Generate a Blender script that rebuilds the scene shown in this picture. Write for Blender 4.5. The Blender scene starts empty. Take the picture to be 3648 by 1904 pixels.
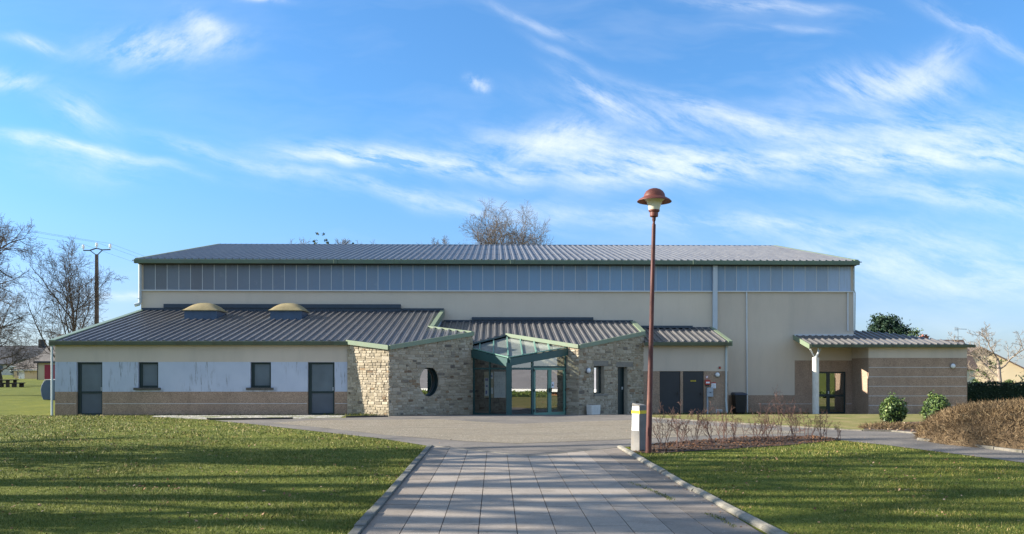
import bpy, bmesh, math, random
import numpy as np
from mathutils import Vector, Matrix

S = bpy.context.scene
COL = S.collection
rad = math.radians

# ------------------------------------------------------------------ camera, light, exposure
cd = bpy.data.cameras.new('camera')
cam = bpy.data.objects.new('camera', cd)
COL.objects.link(cam)
cam.location = (0, 0, 1.74)
cam.rotation_euler = (rad(90), 0, -math.atan(58 / 2951))
cd.sensor_width = 36
cd.lens = 36 * 2951 / 3648
cd.shift_y = (1317 - 952) / 3648
cd.clip_end = 4000
cd.clip_start = .05
S.camera = cam

SUN_DIR = Vector((-1.0, .05, .42)).normalized()        # towards the sun
EL = math.asin(SUN_DIR.z)
AZ = math.atan2(SUN_DIR.x, SUN_DIR.y)
ld = bpy.data.lights.new('sun', 'SUN')
ld.energy = 5.0
ld.angle = rad(.5)
ld.color = (1, .92, .78)
sun = bpy.data.objects.new('sun', ld)
COL.objects.link(sun)
sun.location = (-60, 5, 40)
sun.rotation_euler = SUN_DIR.to_track_quat('Z', 'Y').to_euler()

S.view_settings.view_transform = 'Standard'
S.view_settings.look = 'None'
S.view_settings.exposure = 1.35
S.view_settings.gamma = 1
S.view_settings.use_curve_mapping = False
S.cycles.max_bounces = 8
S.cycles.transparent_max_bounces = 16
S.cycles.caustics_reflective = False
S.cycles.caustics_refractive = False


class NT:
    """small helper to write node trees as expressions"""
    def __init__(s, nt):
        s.nt = nt; s.n = nt.nodes; s.l = nt.links

    def node(s, t, **kw):
        n = s.n.new(t)
        for k, v in kw.items():
            setattr(n, k, v)
        return n

    def put(s, sock, v):
        if isinstance(v, bpy.types.NodeSocket):
            s.l.new(v, sock)
        elif v is not None:
            if isinstance(v, (tuple, list)) and sock.type == 'RGBA' and len(v) == 3:
                v = (*v, 1)
            sock.default_value = v

    def m(s, op, a, b=None, c=None, clamp=False):
        n = s.node('ShaderNodeMath', operation=op); n.use_clamp = clamp
        s.put(n.inputs[0], a)
        if b is not None: s.put(n.inputs[1], b)
        if c is not None: s.put(n.inputs[2], c)
        return n.outputs[0]

    def mix(s, f, a, b, mode='MIX'):
        n = s.node('ShaderNodeMix', data_type='RGBA', blend_type=mode)
        s.put(n.inputs[0], f); s.put(n.inputs[6], a); s.put(n.inputs[7], b)
        return n.outputs[2]

    def noise(s, vec, scale, detail=3, rough=.55, dist=0.0):
        n = s.node('ShaderNodeTexNoise')
        if vec is not None: s.put(n.inputs['Vector'], vec)
        n.inputs['Scale'].default_value = scale; n.inputs['Detail'].default_value = detail
        n.inputs['Roughness'].default_value = rough; n.inputs['Distortion'].default_value = dist
        return n.outputs['Fac']

    def voro(s, vec, scale, feature='F1', out='Distance'):
        n = s.node('ShaderNodeTexVoronoi', feature=feature)
        if vec is not None: s.put(n.inputs['Vector'], vec)
        n.inputs['Scale'].default_value = scale
        return n.outputs[out]

    def ramp(s, fac, stops, interp='LINEAR'):
        n = s.node('ShaderNodeValToRGB')
        cr = n.color_ramp; cr.interpolation = interp
        while len(cr.elements) < len(stops): cr.elements.new(.5)
        for e, (p, c) in zip(cr.elements, stops):
            e.position = p
            e.color = (*c, 1) if isinstance(c, (tuple, list)) else (c, c, c, 1)
        s.put(n.inputs[0], fac)
        return n.outputs[0]

    def rng(s, v, a, b, c=0., d=1., smooth=False):
        n = s.node('ShaderNodeMapRange')
        if smooth: n.interpolation_type = 'SMOOTHSTEP'
        s.put(n.inputs[0], v)
        for i, x in zip((1, 2, 3, 4), (a, b, c, d)): n.inputs[i].default_value = x
        return n.outputs[0]

    def scale(s, vec, sx, sy, sz, rot=(0, 0, 0)):
        n = s.node('ShaderNodeMapping')
        s.put(n.inputs[0], vec); n.inputs['Scale'].default_value = (sx, sy, sz); n.inputs['Rotation'].default_value = rot
        return n.outputs[0]

    def sep(s, v):
        n = s.node('ShaderNodeSeparateXYZ'); s.put(n.inputs[0], v)
        return n.outputs

    def comb(s, x, y, z):
        n = s.node('ShaderNodeCombineXYZ')
        for i, v in enumerate((x, y, z)): s.put(n.inputs[i], v)
        return n.outputs[0]


# ------------------------------------------------------------------ sky
W = bpy.data.worlds.new('World')
S.world = W
W.use_nodes = True
W.node_tree.nodes.clear()
t = NT(W.node_tree)
sky = t.node('ShaderNodeTexSky', sky_type='NISHITA')
sky.sun_disc = False
sky.sun_elevation = EL
sky.sun_rotation = AZ
sky.air_density = 1.0; sky.dust_density = .5; sky.ozone_density = 2.2
dirv = t.node('ShaderNodeTexCoord').outputs['Generated']
dx, dy, dz = t.sep(dirv)[0:3]
SKY_STRENGTH = .1
el = t.m('ARCSINE', t.m('MINIMUM', t.m('MAXIMUM', dz, -1.), 1.))
# grade the physical sky a little towards the deep azure of the photograph
tint = t.ramp(t.m('DIVIDE', t.m('MAXIMUM', el, 0.), 1.5708), [(0, (.43, .53, .80)), (.05, (.44, .545, .80)), (.10, (.47, .66, .90)), (.16, (.44, .74, .98)), (.27, (.47, .79, 1.04)), (.5, (.78, .92, 1.0)), (1, (.95, 1, 1))])
skyc = t.mix(1., sky.outputs[0], tint, 'MULTIPLY')
# cirrus: placed by direction on the sky (azimuth and height), broken up by stretched noise
ysafe = t.m('MAXIMUM', dy, .05)
p = t.m('DIVIDE', dx, ysafe); q = t.m('DIVIDE', dz, ysafe)
pq = t.comb(p, q, 0.)
wob = t.noise(pq, 3.0, 3, .6)
wob2 = t.noise(t.scale(pq, 1, 1, 1, (0, 0, 1.0)), 6.0, 2, .6)
pw = t.m('ADD', p, t.m('MULTIPLY', t.m('SUBTRACT', wob, .5), .10))
qw = t.m('ADD', q, t.m('MULTIPLY', t.m('SUBTRACT', wob2, .5), .05))
pqw = t.comb(pw, qw, 0.)


pqs = t.comb(t.m('ADD', p, t.m('MULTIPLY', t.m('SUBTRACT', wob, .5), .035)), t.m('ADD', q, t.m('MULTIPLY', t.m('SUBTRACT', wob2, .5), .03)), 0.)


def streak(ang, along, across, scale_, detail=6):
    r = t.node('ShaderNodeVectorRotate', rotation_type='Z_AXIS'); t.put(r.inputs['Vector'], pqs); r.inputs['Angle'].default_value = -ang
    return t.noise(t.scale(r.outputs[0], along, across, 1), scale_, detail, .66, .0)


n1 = streak(rad(-13), 1.0, 4.2, 8.0, 8)
n2 = streak(rad(-30), 1.0, 3.6, 9.0, 8)
n3 = streak(rad(28), 1.0, 2.0, 13.0, 8)
fine = t.noise(pqs, 22, 8, .7)
FX = lambda x: (x - 1246) / 2083.
FY = lambda y: (930 - y) / 2083.
# x, y, half length, half width, tilt (deg, + = right end up), strength, noise
CL = [(405, 120, 140, 40, 4, 1.1, n3), (500, 70, 60, 24, -35, .7, n3), (100, 120, 62, 13, -12, .65, n2), (35, 212, 75, 24, -5, .85, n3),
      (225, 300, 80, 36, -25, .55, n2), (215, 385, 215, 13, -11, 1.0, n1), (240, 425, 150, 34, -10, .3, n1), (1195, 213, 26, 13, -25, 1.1, fine), (650, 5, 60, 9, 0, .8, n3),
      (900, 403, 120, 16, -3, 1.5, n1), (1080, 408, 270, 27, -5, 1.35, n1), (1400, 358, 120, 36, 12, 1.0, n3), (1560, 394, 300, 42, -6, 1.2, n1), (1620, 442, 190, 26, 4, .85, n1),
      (1530, 255, 110, 18, -32, .8, n2), (1350, 55, 120, 13, -24, .45, n2), (1440, 150, 110, 12, -30, .28, n2), (1700, 300, 260, 40, -10, .55, n2),
      (1870, 295, 240, 20, -16, .85, n1), (2250, 205, 150, 46, 3, 1.1, n2), (2350, 160, 100, 34, 30, .6, n3), (2120, 398, 420, 28, 3, .95, n1), (2350, 335, 380, 60, -3, .75, n1),
      (2480, 408, 260, 28, 0, .85, n1), (2480, 80, 150, 18, -28, .55, n2), (1900, 5, 170, 14, -5, .6, n1), (2450, 500, 320, 30, -7, .7, n1), (2400, 690, 420, 50, -3, .6, n1),
      (1880, 560, 300, 16, -4, .45, n1), (620, 408, 210, 16, -13, .45, n1), (1050, 500, 330, 15, -13, .42, n1), (1350, 530, 420, 24, -6, .45, n1),
      (2300, 600, 420, 45, -6, .4, n1), (310, 752, 110, 10, -5, .8, n1), (1960, 66, 130, 10, -6, .3, n1), (2150, 640, 300, 30, -12, .3, n2)]
total = None
for (x, y, a, b, ang, st, nn) in CL:
    ca, sa = math.cos(rad(ang)), math.sin(rad(ang))
    ex = t.m('SUBTRACT', pw, FX(x)); ey = t.m('SUBTRACT', qw, FY(y))
    u = t.m('DIVIDE', t.m('ADD', t.m('MULTIPLY', ex, ca), t.m('MULTIPLY', ey, sa)), a * 1.12 / 2083)
    v = t.m('DIVIDE', t.m('SUBTRACT', t.m('MULTIPLY', ey, ca), t.m('MULTIPLY', ex, sa)), b * 1.12 / 2083)
    g = t.m('EXPONENT', t.m('MULTIPLY', t.m('ADD', t.m('MULTIPLY', u, u), t.m('MULTIPLY', v, v)), -1.15))
    d = t.m('MULTIPLY', t.m('MULTIPLY', g, st), t.rng(nn, .38, .72, .04, 1.25))
    total = d if total is None else t.m('ADD', total, d)
total = t.m('MULTIPLY', total, t.rng(fine, .25, .65, .55, 1.1))
veil = t.m('MULTIPLY', t.rng(t.noise(t.scale(pqw, 1, 4, 1, (0, 0, .18)), 2.2, 5, .6), .5, .85, 0., .28), t.rng(p, -.5, .6, .3, 1.0))
total = t.m('ADD', total, veil)
total = t.m('MULTIPLY', total, t.rng(dy, .06, .2))
cov = t.m('SUBTRACT', 1., t.m('EXPONENT', t.m('MULTIPLY', total, -1.15)))
cloudc = t.mix(t.rng(q, .0, .4), (4.6, 4.9, 5.0), (4.5, 4.7, 4.9))
back = t.m('MULTIPLY', t.rng(t.noise(t.scale(dirv, 1, 1, 2.2), 2.4, 6, .62), .36, .66, .10, .42), t.m('MAXIMUM', t.rng(dy, .12, -.25), t.rng(dz, .5, .8)))  # unseen cloud veil behind the camera and overhead, added to brighten the shaded facade
cov = t.m('MAXIMUM', cov, back)
bg = t.node('ShaderNodeBackground')
t.put(bg.inputs[0], t.mix(t.m('MULTIPLY', cov, .95), skyc, cloudc))
bg.inputs[1].default_value = SKY_STRENGTH
t.l.new(bg.outputs[0], t.node('ShaderNodeOutputWorld').inputs[0])
W.cycles.sampling_method = 'MANUAL'
W.cycles.sample_map_resolution = 512

# ------------------------------------------------------------------ materials
MATS = {}


def new_mat(name):
    m = bpy.data.materials.new(name); m.use_nodes = True
    m.node_tree.nodes.clear()
    t = NT(m.node_tree)
    bs = t.node('ShaderNodeBsdfPrincipled')
    out = t.node('ShaderNodeOutputMaterial')
    t.l.new(bs.outputs[0], out.inputs[0])
    MATS[name] = m
    return m, t, bs, out


def pos(t):
    return t.node('ShaderNodeNewGeometry').outputs['Position']


def bump(t, bs, h, strength=.3, dist=.01):
    b = t.node('ShaderNodeBump'); b.inputs['Strength'].default_value = strength; b.inputs['Distance'].default_value = dist
    t.put(b.inputs['Height'], h); t.l.new(b.outputs[0], bs.inputs['Normal'])


def plain(name, c, rough=.7, var=.12, sc=3., fine_=.0, fsc=60., metal=0, bmp=0, spec=.4, dirt=None):
    m, t, bs, out = new_mat(name)
    P = pos(t)
    n = t.noise(P, sc, 4)
    lo = tuple(x * (1 - var) for x in c); hi = tuple(min(1, x * (1 + var)) for x in c)
    col = t.mix(t.rng(n, .3, .7), lo, hi)
    if name.startswith('cream'):
        sk = t.noise(t.scale(P, 1, 1, .06), 3.2, 5, .7)
        col = t.mix(t.m('MULTIPLY', t.rng(sk, .5, .8, 0, .3), t.rng(t.noise(P, .35, 3), .4, .65)), col, tuple(x * .72 for x in c))
    if fine_:
        f = t.noise(P, fsc, 2)
        col = t.mix(t.rng(f, .3, .7), t.mix(1., col, (1 - fine_,) * 3, 'MULTIPLY'), t.mix(1., col, (1 + fine_,) * 3, 'MULTIPLY'))
    if dirt:
        dsc, dcol, lo_, hi_ = dirt
        col = t.mix(t.rng(t.noise(t.scale(P, 1, 1, .25), dsc, 5, .65), lo_, hi_), col, dcol)
    t.put(bs.inputs['Base Color'], col)
    bs.inputs['Roughness'].default_value = rough; bs.inputs['Metallic'].default_value = metal
    bs.inputs['Specular IOR Level'].default_value = spec
    if bmp: bump(t, bs, t.noise(P, fsc, 3), bmp, .01)
    return m


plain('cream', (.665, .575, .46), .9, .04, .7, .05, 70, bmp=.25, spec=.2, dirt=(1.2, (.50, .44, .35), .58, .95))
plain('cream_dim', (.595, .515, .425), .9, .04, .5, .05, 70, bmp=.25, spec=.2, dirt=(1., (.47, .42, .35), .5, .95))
plain('trim_green', (.115, .16, .115), .45, .1, 1.5, dirt=(2.5, (.12, .19, .11), .5, .8))
plain('trim_pale', (.19, .245, .165), .4, .06, 1.5, dirt=(4., (.22, .23, .14), .5, .8))
plain('trim_olive', (.085, .105, .062), .5, .12, 1.5, dirt=(2.5, (.07, .07, .04), .45, .75))
plain('dark_green', (.030, .085, .082), .4, .1, 2)
plain('mid_green', (.13, .27, .215), .4, .08, 3)
plain('frame_dark', (.016, .034, .036), .35, .1, 4)
plain('charcoal', (.030, .034, .040), .45, .1, 2)
plain('zinc', (.52, .56, .58), .45, .07, 3, metal=.0, spec=.6)
plain('zinc_trim', (.62, .64, .65), .5, .05, 3)
plain('pipe_pale', (.46, .52, .53), .5, .06, 2)
plain('pipe_blue', (.50, .56, .62), .5, .04, 2)
plain('flash_blue', (.035, .055, .08), .4, .12, 2)
plain('curb_blue', (.06, .10, .16), .5, .1, 3)
plain('dome', (.33, .265, .135), .45, .1, 6, dirt=(3., (.22, .17, .09), .45, .8))
plain('sill', (.10, .095, .085), .9, .2, 8, bmp=.3)
plain('lintel', (.24, .22, .185), .9, .12, 6, .1, 80, bmp=.3)
plain('concrete', (.22, .21, .195), .9, .15, 4, .12, 90, bmp=.4, dirt=(5., (.24, .20, .15), .52, .75))
plain('concrete_white', (.72, .69, .62), .85, .08, 4, .06, 90, bmp=.3, dirt=(4., (.45, .38, .28), .55, .8))
plain('kerb', (.24, .22, .18), .95, .2, 5, .18, 70, bmp=.5, dirt=(6., (.12, .11, .085), .55, .85))
plain('kerb_mid', (.20, .18, .15), .95, .2, 5, .18, 70, bmp=.5, dirt=(6., (.09, .085, .06), .45, .7))
plain('kerb_dark', (.15, .145, .13), .95, .2, 5, .2, 70, bmp=.5, dirt=(6., (.07, .08, .05), .48, .75))
plain('iron', (.05, .045, .042), .7, .2, 6)
plain('lamp_red', (.10, .029, .022), .55, .2, 6, dirt=(9., (.20, .085, .055), .52, .75))
plain('lamp_dome', (.19, .055, .035), .5, .12, 8)
plain('white_paint', (.80, .80, .78), .5, .05, 4)
plain('lamp_white', (.78, .80, .82), .3, .03, 4)
plain('red_box', (.42, .05, .035), .45, .08, 6)
plain('yellow', (.72, .55, .04), .6, .1, 5)
plain('grey_box', (.36, .40, .44), .5, .06, 5)
plain('paper', (.80, .82, .86), .8, .03, 5)
plain('cork', (.46, .38, .24), .9, .08, 30)
plain('ink', (.03, .03, .04), .8, .1, 5)
plain('ink_blue', (.10, .14, .40), .8, .1, 5)
plain('ink_red', (.45, .05, .05), .8, .1, 5)
plain('bin_body', (.028, .028, .028), .5, .15, 5)
plain('bin_lid', (.04, .055, .09), .45, .1, 5)
plain('lobby', (.045, .05, .05), .8, .1, 2)
plain('lobby_floor', (.12, .11, .10), .5, .1, 2)
plain('soil', (.065, .042, .03), 1., .4, 9, .3, 60, bmp=.8)
plain('bark', (.085, .068, .055), .95, .3, 6, .2, 40, bmp=.4)
plain('bark_light', (.27, .215, .165), .95, .25, 6, .2, 40, bmp=.4)
plain('bark_grey', (.15, .125, .105), .95, .25, 6, .2, 40)
plain('twig', (.15, .085, .068), .9, .3, 14)
plain('slate', (.050, .054, .066), .7, .2, .8, .2, 6)
plain('tile_grey', (.17, .15, .135), .85, .15, .6, .15, 5)
plain('roof_pale', (.30, .285, .29), .8, .1, .6, .1, 5)
plain('tile_brown', (.12, .085, .07), .85, .2, .8, .2, 5)
plain('render_beige', (.62, .50, .33), .9, .05, .5)
plain('render_white', (.66, .60, .48), .9, .05, .5)
plain('door_red', (.33, .025, .045), .5, .05, 1)
plain('wood_dark', (.055, .042, .035), .9, .25, 8)
plain('pole_brown', (.125, .10, .085), .9, .15, 3)
plain('porcelain', (.75, .78, .80), .25, .03, 5)
plain('cable', (.05, .05, .055), .6, .05, 5)
plain('container_blue', (.06, .10, .16), .5, .1, 2)
plain('brick_red', (.30, .11, .07), .9, .2, 8)
plain('wood_cladding', (.30, .13, .06), .8, .2, 3)
plain('plastic_grey', (.20, .21, .22), .5, .1, 4)


def pebble(name, c):
    m, t, bs, out = new_mat(name)
    P = pos(t)
    v = t.node('ShaderNodeTexVoronoi'); t.put(v.inputs['Vector'], P); v.inputs['Scale'].default_value = 55
    sp = t.sep(v.outputs['Color'])[0]
    col = t.ramp(sp, [(0, tuple(x * .62 for x in c)), (.35, c), (.7, tuple(x * 1.18 for x in c)), (1, (c[0] * 1.5, c[1] * 1.5, c[2] * 1.5))])
    big = t.noise(t.scale(P, 1, 1, .35), 1.6, 5, .65)
    col = t.mix(t.rng(big, .45, .8), col, tuple(x * .72 for x in c))
    z = t.sep(P)[2]
    damp = t.m('MULTIPLY', t.rng(z, -.45, .25, 1, 0), t.rng(t.noise(P, 3, 4), .42, .62))
    col = t.mix(t.m('MULTIPLY', damp, .55), col, tuple(x * .5 for x in c))
    t.put(bs.inputs['Base Color'], col); bs.inputs['Roughness'].default_value = .95; bs.inputs['Specular IOR Level'].default_value = .2
    bump(t, bs, v.outputs['Distance'], .5, .01)


pebble('pebbledash', (.355, .255, .185))
pebble('pebbledash_grey', (.345, .25, .185))

# painted pale blue band with black run-down stains
m, t, bs, out = new_mat('blue_band')
P = pos(t); X, Y_, Z = t.sep(P)[0:3]
base = t.mix(t.rng(t.noise(P, 1.5, 4), .3, .7), (.47, .525, .63), (.53, .58, .68))
st = t.noise(t.scale(P, 7, 1, .55), 2.6, 4, .7)
patch = t.rng(t.noise(t.scale(P, .55, 1, .4), 1.3, 2), .47, .58)
drip = t.m('MULTIPLY', t.rng(st, .55, .66), patch)
low = t.m('MULTIPLY', t.rng(Z, .86, 1.12, 1, 0), t.rng(t.noise(t.scale(P, 1, 1, .5), 6, 5, .7), .45, .72))
side = t.m('MAXIMUM', t.m('LESS_THAN', t.m('ABSOLUTE', t.m('ADD', X, 13.35)), .72), t.m('LESS_THAN', t.m('ABSOLUTE', t.m('ADD', X, 9.06)), .72))
low = t.m('MULTIPLY', low, t.m('ADD', t.m('MULTIPLY', side, .75), .12))
base = t.mix(t.m('MULTIPLY', t.m('MAXIMUM', t.m('MULTIPLY', drip, .8), low), .9), base, (.085, .085, .08))
t.put(bs.inputs['Base Color'], base); bs.inputs['Roughness'].default_value = .9; bs.inputs['Specular IOR Level'].default_value = .2
bump(t, bs, t.noise(P, 80, 2), .2, .01)

# ribbed roof metal
m, t, bs, out = new_mat('roof_metal')
P = pos(t)
n = t.noise(t.scale(P, 3, .25, 1), 2.4, 4)
col = t.mix(t.rng(n, .3, .7), (.088, .086, .092), (.137, .132, .132))
col = t.mix(t.rng(t.noise(P, 5, 5, .7), .52, .8), col, (.155, .145, .13))
t.put(bs.inputs['Base Color'], col); bs.inputs['Roughness'].default_value = .4; bs.inputs['Specular IOR Level'].default_value = .6

# translucent clerestory sheeting (its sky sheen is put into the colour, grey left to pale blue right)
m, t, bs, out = new_mat('clerestory')
P = pos(t); X, Y_, Z = t.sep(P)[0:3]
cell = t.node('ShaderNodeTexWhiteNoise', noise_dimensions='1D')
t.put(cell.inputs['W'], t.m('FLOOR', t.m('DIVIDE', t.m('ADD', X, 16.85), .5594)))
cv = cell.outputs['Value']
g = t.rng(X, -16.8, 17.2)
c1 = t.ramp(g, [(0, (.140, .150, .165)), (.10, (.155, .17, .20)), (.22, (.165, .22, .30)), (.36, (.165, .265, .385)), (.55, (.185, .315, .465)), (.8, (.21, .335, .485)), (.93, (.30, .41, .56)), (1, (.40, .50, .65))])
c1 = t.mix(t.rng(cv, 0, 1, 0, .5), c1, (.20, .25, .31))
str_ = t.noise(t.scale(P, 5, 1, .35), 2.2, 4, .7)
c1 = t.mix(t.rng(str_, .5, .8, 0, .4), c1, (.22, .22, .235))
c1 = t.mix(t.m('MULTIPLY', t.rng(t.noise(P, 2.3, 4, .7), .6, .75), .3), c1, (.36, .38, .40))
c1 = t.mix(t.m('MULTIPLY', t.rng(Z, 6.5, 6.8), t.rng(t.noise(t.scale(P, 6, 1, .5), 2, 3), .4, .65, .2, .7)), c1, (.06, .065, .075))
t.put(bs.inputs['Base Color'], c1); bs.inputs['Roughness'].default_value = .28; bs.inputs['Specular IOR Level'].default_value = .5


def glassmat(name, tint, base=.12, rough=.0, dark=(1, 1, 1)):
    m, t, bs, out = new_mat(name)
    t.n.remove(bs)
    tr = t.node('ShaderNodeBsdfTransparent'); tr.inputs[0].default_value = (*tint, 1)
    gl = t.node('ShaderNodeBsdfGlossy'); gl.inputs['Roughness'].default_value = rough; gl.inputs[0].default_value = (*dark, 1)
    fr = t.node('ShaderNodeFresnel'); fr.inputs[0].default_value = 1.5
    mx = t.node('ShaderNodeMixShader')
    t.put(mx.inputs[0], t.m('ADD', fr.outputs[0], base, clamp=True))
    t.l.new(tr.outputs[0], mx.inputs[1]); t.l.new(gl.outputs[0], mx.inputs[2]); t.l.new(mx.outputs[0], out.inputs[0])


glassmat('glass_clear', (.82, .88, .86), .24)
m, t, bs, out = new_mat('glass_roof')
P = pos(t)
bs.inputs['Roughness'].default_value = .12
t.put(bs.inputs['Base Color'], t.mix(t.rng(t.noise(P, 3, 4), .35, .65), (.30, .34, .32), (.40, .43, .40)))
tr = t.node('ShaderNodeBsdfTransparent'); tr.inputs[0].default_value = (.80, .86, .83, 1)
mx = t.node('ShaderNodeMixShader'); mx.inputs[0].default_value = .62
t.l.new(tr.outputs[0], mx.inputs[1]); t.l.new(bs.outputs[0], mx.inputs[2]); t.l.new(mx.outputs[0], out.inputs[0])
glassmat('glass_door', (.45, .5, .5), .30)
glassmat('glass_round', (.35, .36, .36), .30)


def frosted(name, c, rough=.35, spec=.5):
    m, t, bs, out = new_mat(name)
    P = pos(t)
    col = t.mix(t.rng(t.noise(P, 1.4, 3), .3, .7), tuple(x * .85 for x in c), tuple(x * 1.12 for x in c))
    t.put(bs.inputs['Base Color'], col); bs.inputs['Roughness'].default_value = rough; bs.inputs['Specular IOR Level'].default_value = spec


frosted('glass_frosted', (.12, .155, .185), .25)
frosted('panel_grey', (.085, .105, .13), .45)
frosted('glass_lamp', (.80, .74, .58), .18)

# rubble stone: a tint per stone, coarse and fine grain inside each
m, t, bs, out = new_mat('stone')
P = pos(t)
at = t.node('ShaderNodeAttribute', attribute_name='tint').outputs['Fac']
col = t.ramp(at, [(0, (.14, .12, .10)), (.10, (.27, .23, .175)), (.3, (.38, .32, .23)), (.5, (.46, .39, .285)), (.68, (.53, .46, .355)), (.8, (.35, .30, .23)), (.91, (.36, .25, .15)), (1, (.17, .115, .075))])
nn = t.noise(P, 16, 5, .7)
col = t.mix(t.rng(nn, .3, .75, 0, .55), col, t.mix(.5, col, (.15, .135, .115)))
col = t.mix(t.rng(t.noise(P, 5, 4, .6), .55, .75, 0, .35), col, (.42, .30, .18))
t.put(bs.inputs['Base Color'], col); bs.inputs['Roughness'].default_value = .95; bs.inputs['Specular IOR Level'].default_value = .2
bump(t, bs, t.noise(P, 22, 5, .7), .5, .015)
plain('mortar', (.44, .385, .29), 1., .15, 9, .2, 60, bmp=.4)

# ground
m, t, bs, out = new_mat('lawn_ground')
P = pos(t)
a = t.noise(P, .8, 5, .6); b = t.noise(P, 6, 5, .7); c = t.noise(t.scale(P, 60, 30, 1), 1., 2)
col = t.mix(t.rng(a, .35, .65), (.085, .11, .016), (.17, .175, .03))
col = t.mix(t.rng(b, .5, .75, 0, .7), col, (.24, .21, .07))
col = t.mix(t.rng(c, .3, .7, 0, .6), col, (.06, .085, .012))
t.put(bs.inputs['Base Color'], col); bs.inputs['Roughness'].default_value = 1.; bs.inputs['Specular IOR Level'].default_value = .1
bump(t, bs, b, .6, .05)

m, t, bs, out = new_mat('grass_blade')
P = pos(t)
at = t.node('ShaderNodeAttribute', attribute_name='tint').outputs['Fac']
col = t.ramp(at, [(0, (.026, .050, .010)), (.32, (.062, .098, .016)), (.56, (.115, .145, .026)), (.76, (.215, .205, .055)), (.9, (.36, .31, .12)), (1, (.50, .42, .22))])
big = t.noise(P, .9, 4, .6)
col = t.mix(t.rng(big, .42, .68, 0, .7), col, t.mix(1., col, (1.45, 1.12, .95), 'MULTIPLY'))
t.put(bs.inputs['Base Color'], col); bs.inputs['Roughness'].default_value = .65; bs.inputs['Specular IOR Level'].default_value = .25

m, t, bs, out = new_mat('mossy_lawn')
P = pos(t)
col = t.mix(t.rng(t.noise(P, 1.0, 5, .65), .38, .65), (.16, .175, .05), (.30, .245, .115))
col = t.mix(t.rng(t.noise(t.scale(P, 40, 20, 1), 1, 3), .4, .7, 0, .55), col, (.10, .085, .035))
t.put(bs.inputs['Base Color'], col); bs.inputs['Roughness'].default_value = 1.; bs.inputs['Specular IOR Level'].default_value = .1
bump(t, bs, t.noise(P, 30, 4), .7, .03)

m, t, bs, out = new_mat('asphalt')
P = pos(t)
col = t.mix(t.rng(t.noise(P, .7, 5, .6), .35, .65), (.125, .115, .105), (.175, .157, .14))
v = t.node('ShaderNodeTexVoronoi'); t.put(v.inputs['Vector'], P); v.inputs['Scale'].default_value = 45
col = t.mix(t.rng(t.sep(v.outputs['Color'])[0], .0, 1., 0, .6), col, t.mix(1., col, (1.5, 1.5, 1.5), 'MULTIPLY'))
col = t.mix(t.m('MULTIPLY', t.rng(t.noise(P, 1.7, 5, .7), .58, .7), .5), col, (.085, .085, .06))
t.put(bs.inputs['Base Color'], col); bs.inputs['Roughness'].default_value = .95; bs.inputs['Specular IOR Level'].default_value = .2
bump(t, bs, t.m('ADD', v.outputs['Distance'], t.noise(P, 90, 2)), .7, .01)

m, t, bs, out = new_mat('gravel')
P = pos(t)
v = t.node('ShaderNodeTexVoronoi'); t.put(v.inputs['Vector'], P); v.inputs['Scale'].default_value = 55
col = t.ramp(t.sep(v.outputs['Color'])[0], [(0, (.12, .10, .075)), (.3, (.22, .185, .135)), (.6, (.29, .25, .19)), (.9, (.35, .31, .25)), (1, (.52, .48, .42))])
col = t.mix(t.rng(t.noise(t.scale(P, .5, 1.6, 1), 1.1, 5, .65), .45, .72, 0, .6), col, (.18, .145, .10))
col = t.mix(t.m('MULTIPLY', t.m('LESS_THAN', t.voro(P, 2.6), .09), .8), col, (.09, .07, .045))
col = t.mix(t.rng(t.noise(t.scale(P, .12, 1.3, 1, (0, 0, .12)), 1.6, 3, .6), .52, .62, 0, .35), col, (.17, .15, .125))
t.put(bs.inputs['Base Color'], col); bs.inputs['Roughness'].default_value = .95; bs.inputs['Specular IOR Level'].default_value = .2
bump(t, bs, v.outputs['Distance'], .9, .015)

m, t, bs, out = new_mat('stones_white')
P = pos(t)
v = t.node('ShaderNodeTexVoronoi'); t.put(v.inputs['Vector'], P); v.inputs['Scale'].default_value = 16
col = t.ramp(t.sep(v.outputs['Color'])[0], [(0, (.12, .12, .06)), (.25, (.25, .23, .19)), (.6, (.42, .40, .36)), (1, (.62, .60, .56))])
col = t.mix(t.rng(t.noise(P, 2, 4), .5, .6), col, (.13, .15, .05))
t.put(bs.inputs['Base Color'], col); bs.inputs['Roughness'].default_value = .95
bump(t, bs, v.outputs['Distance'], 1., .04)

m, t, bs, out = new_mat('slab')
P = pos(t)
at = t.node('ShaderNodeAttribute', attribute_name='tint').outputs['Fac']
col = t.ramp(at, [(0, (.10, .084, .068)), (.3, (.21, .180, .152)), (1, (.315, .275, .235))])
v = t.node('ShaderNodeTexVoronoi'); t.put(v.inputs['Vector'], P); v.inputs['Scale'].default_value = 85
col = t.mix(t.rng(t.sep(v.outputs['Color'])[0], 0, 1, 0, .55), col, t.mix(1., col, (1.45, 1.4, 1.35), 'MULTIPLY'))
col = t.mix(t.rng(t.noise(P, 2.4, 6, .7), .5, .72, 0, .6), col, t.mix(1., col, (.55, .54, .52), 'MULTIPLY'))
sp = t.voro(P, 7)
col = t.mix(t.m('MULTIPLY', t.m('LESS_THAN', sp, .055), t.rng(t.noise(P, 1.3, 2), .45, .6)), col, (.52, .52, .49))
t.put(bs.inputs['Base Color'], col); bs.inputs['Roughness'].default_value = .9; bs.inputs['Specular IOR Level'].default_value = .25
bump(t, bs, v.outputs['Distance'], .5, .006)


def leafmat(name, stops, rough=.5, spec=.4):
    m, t, bs, out = new_mat(name)
    at = t.node('ShaderNodeAttribute', attribute_name='tint').outputs['Fac']
    t.put(bs.inputs['Base Color'], t.ramp(at, stops)); bs.inputs['Roughness'].default_value = rough; bs.inputs['Specular IOR Level'].default_value = spec


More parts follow.
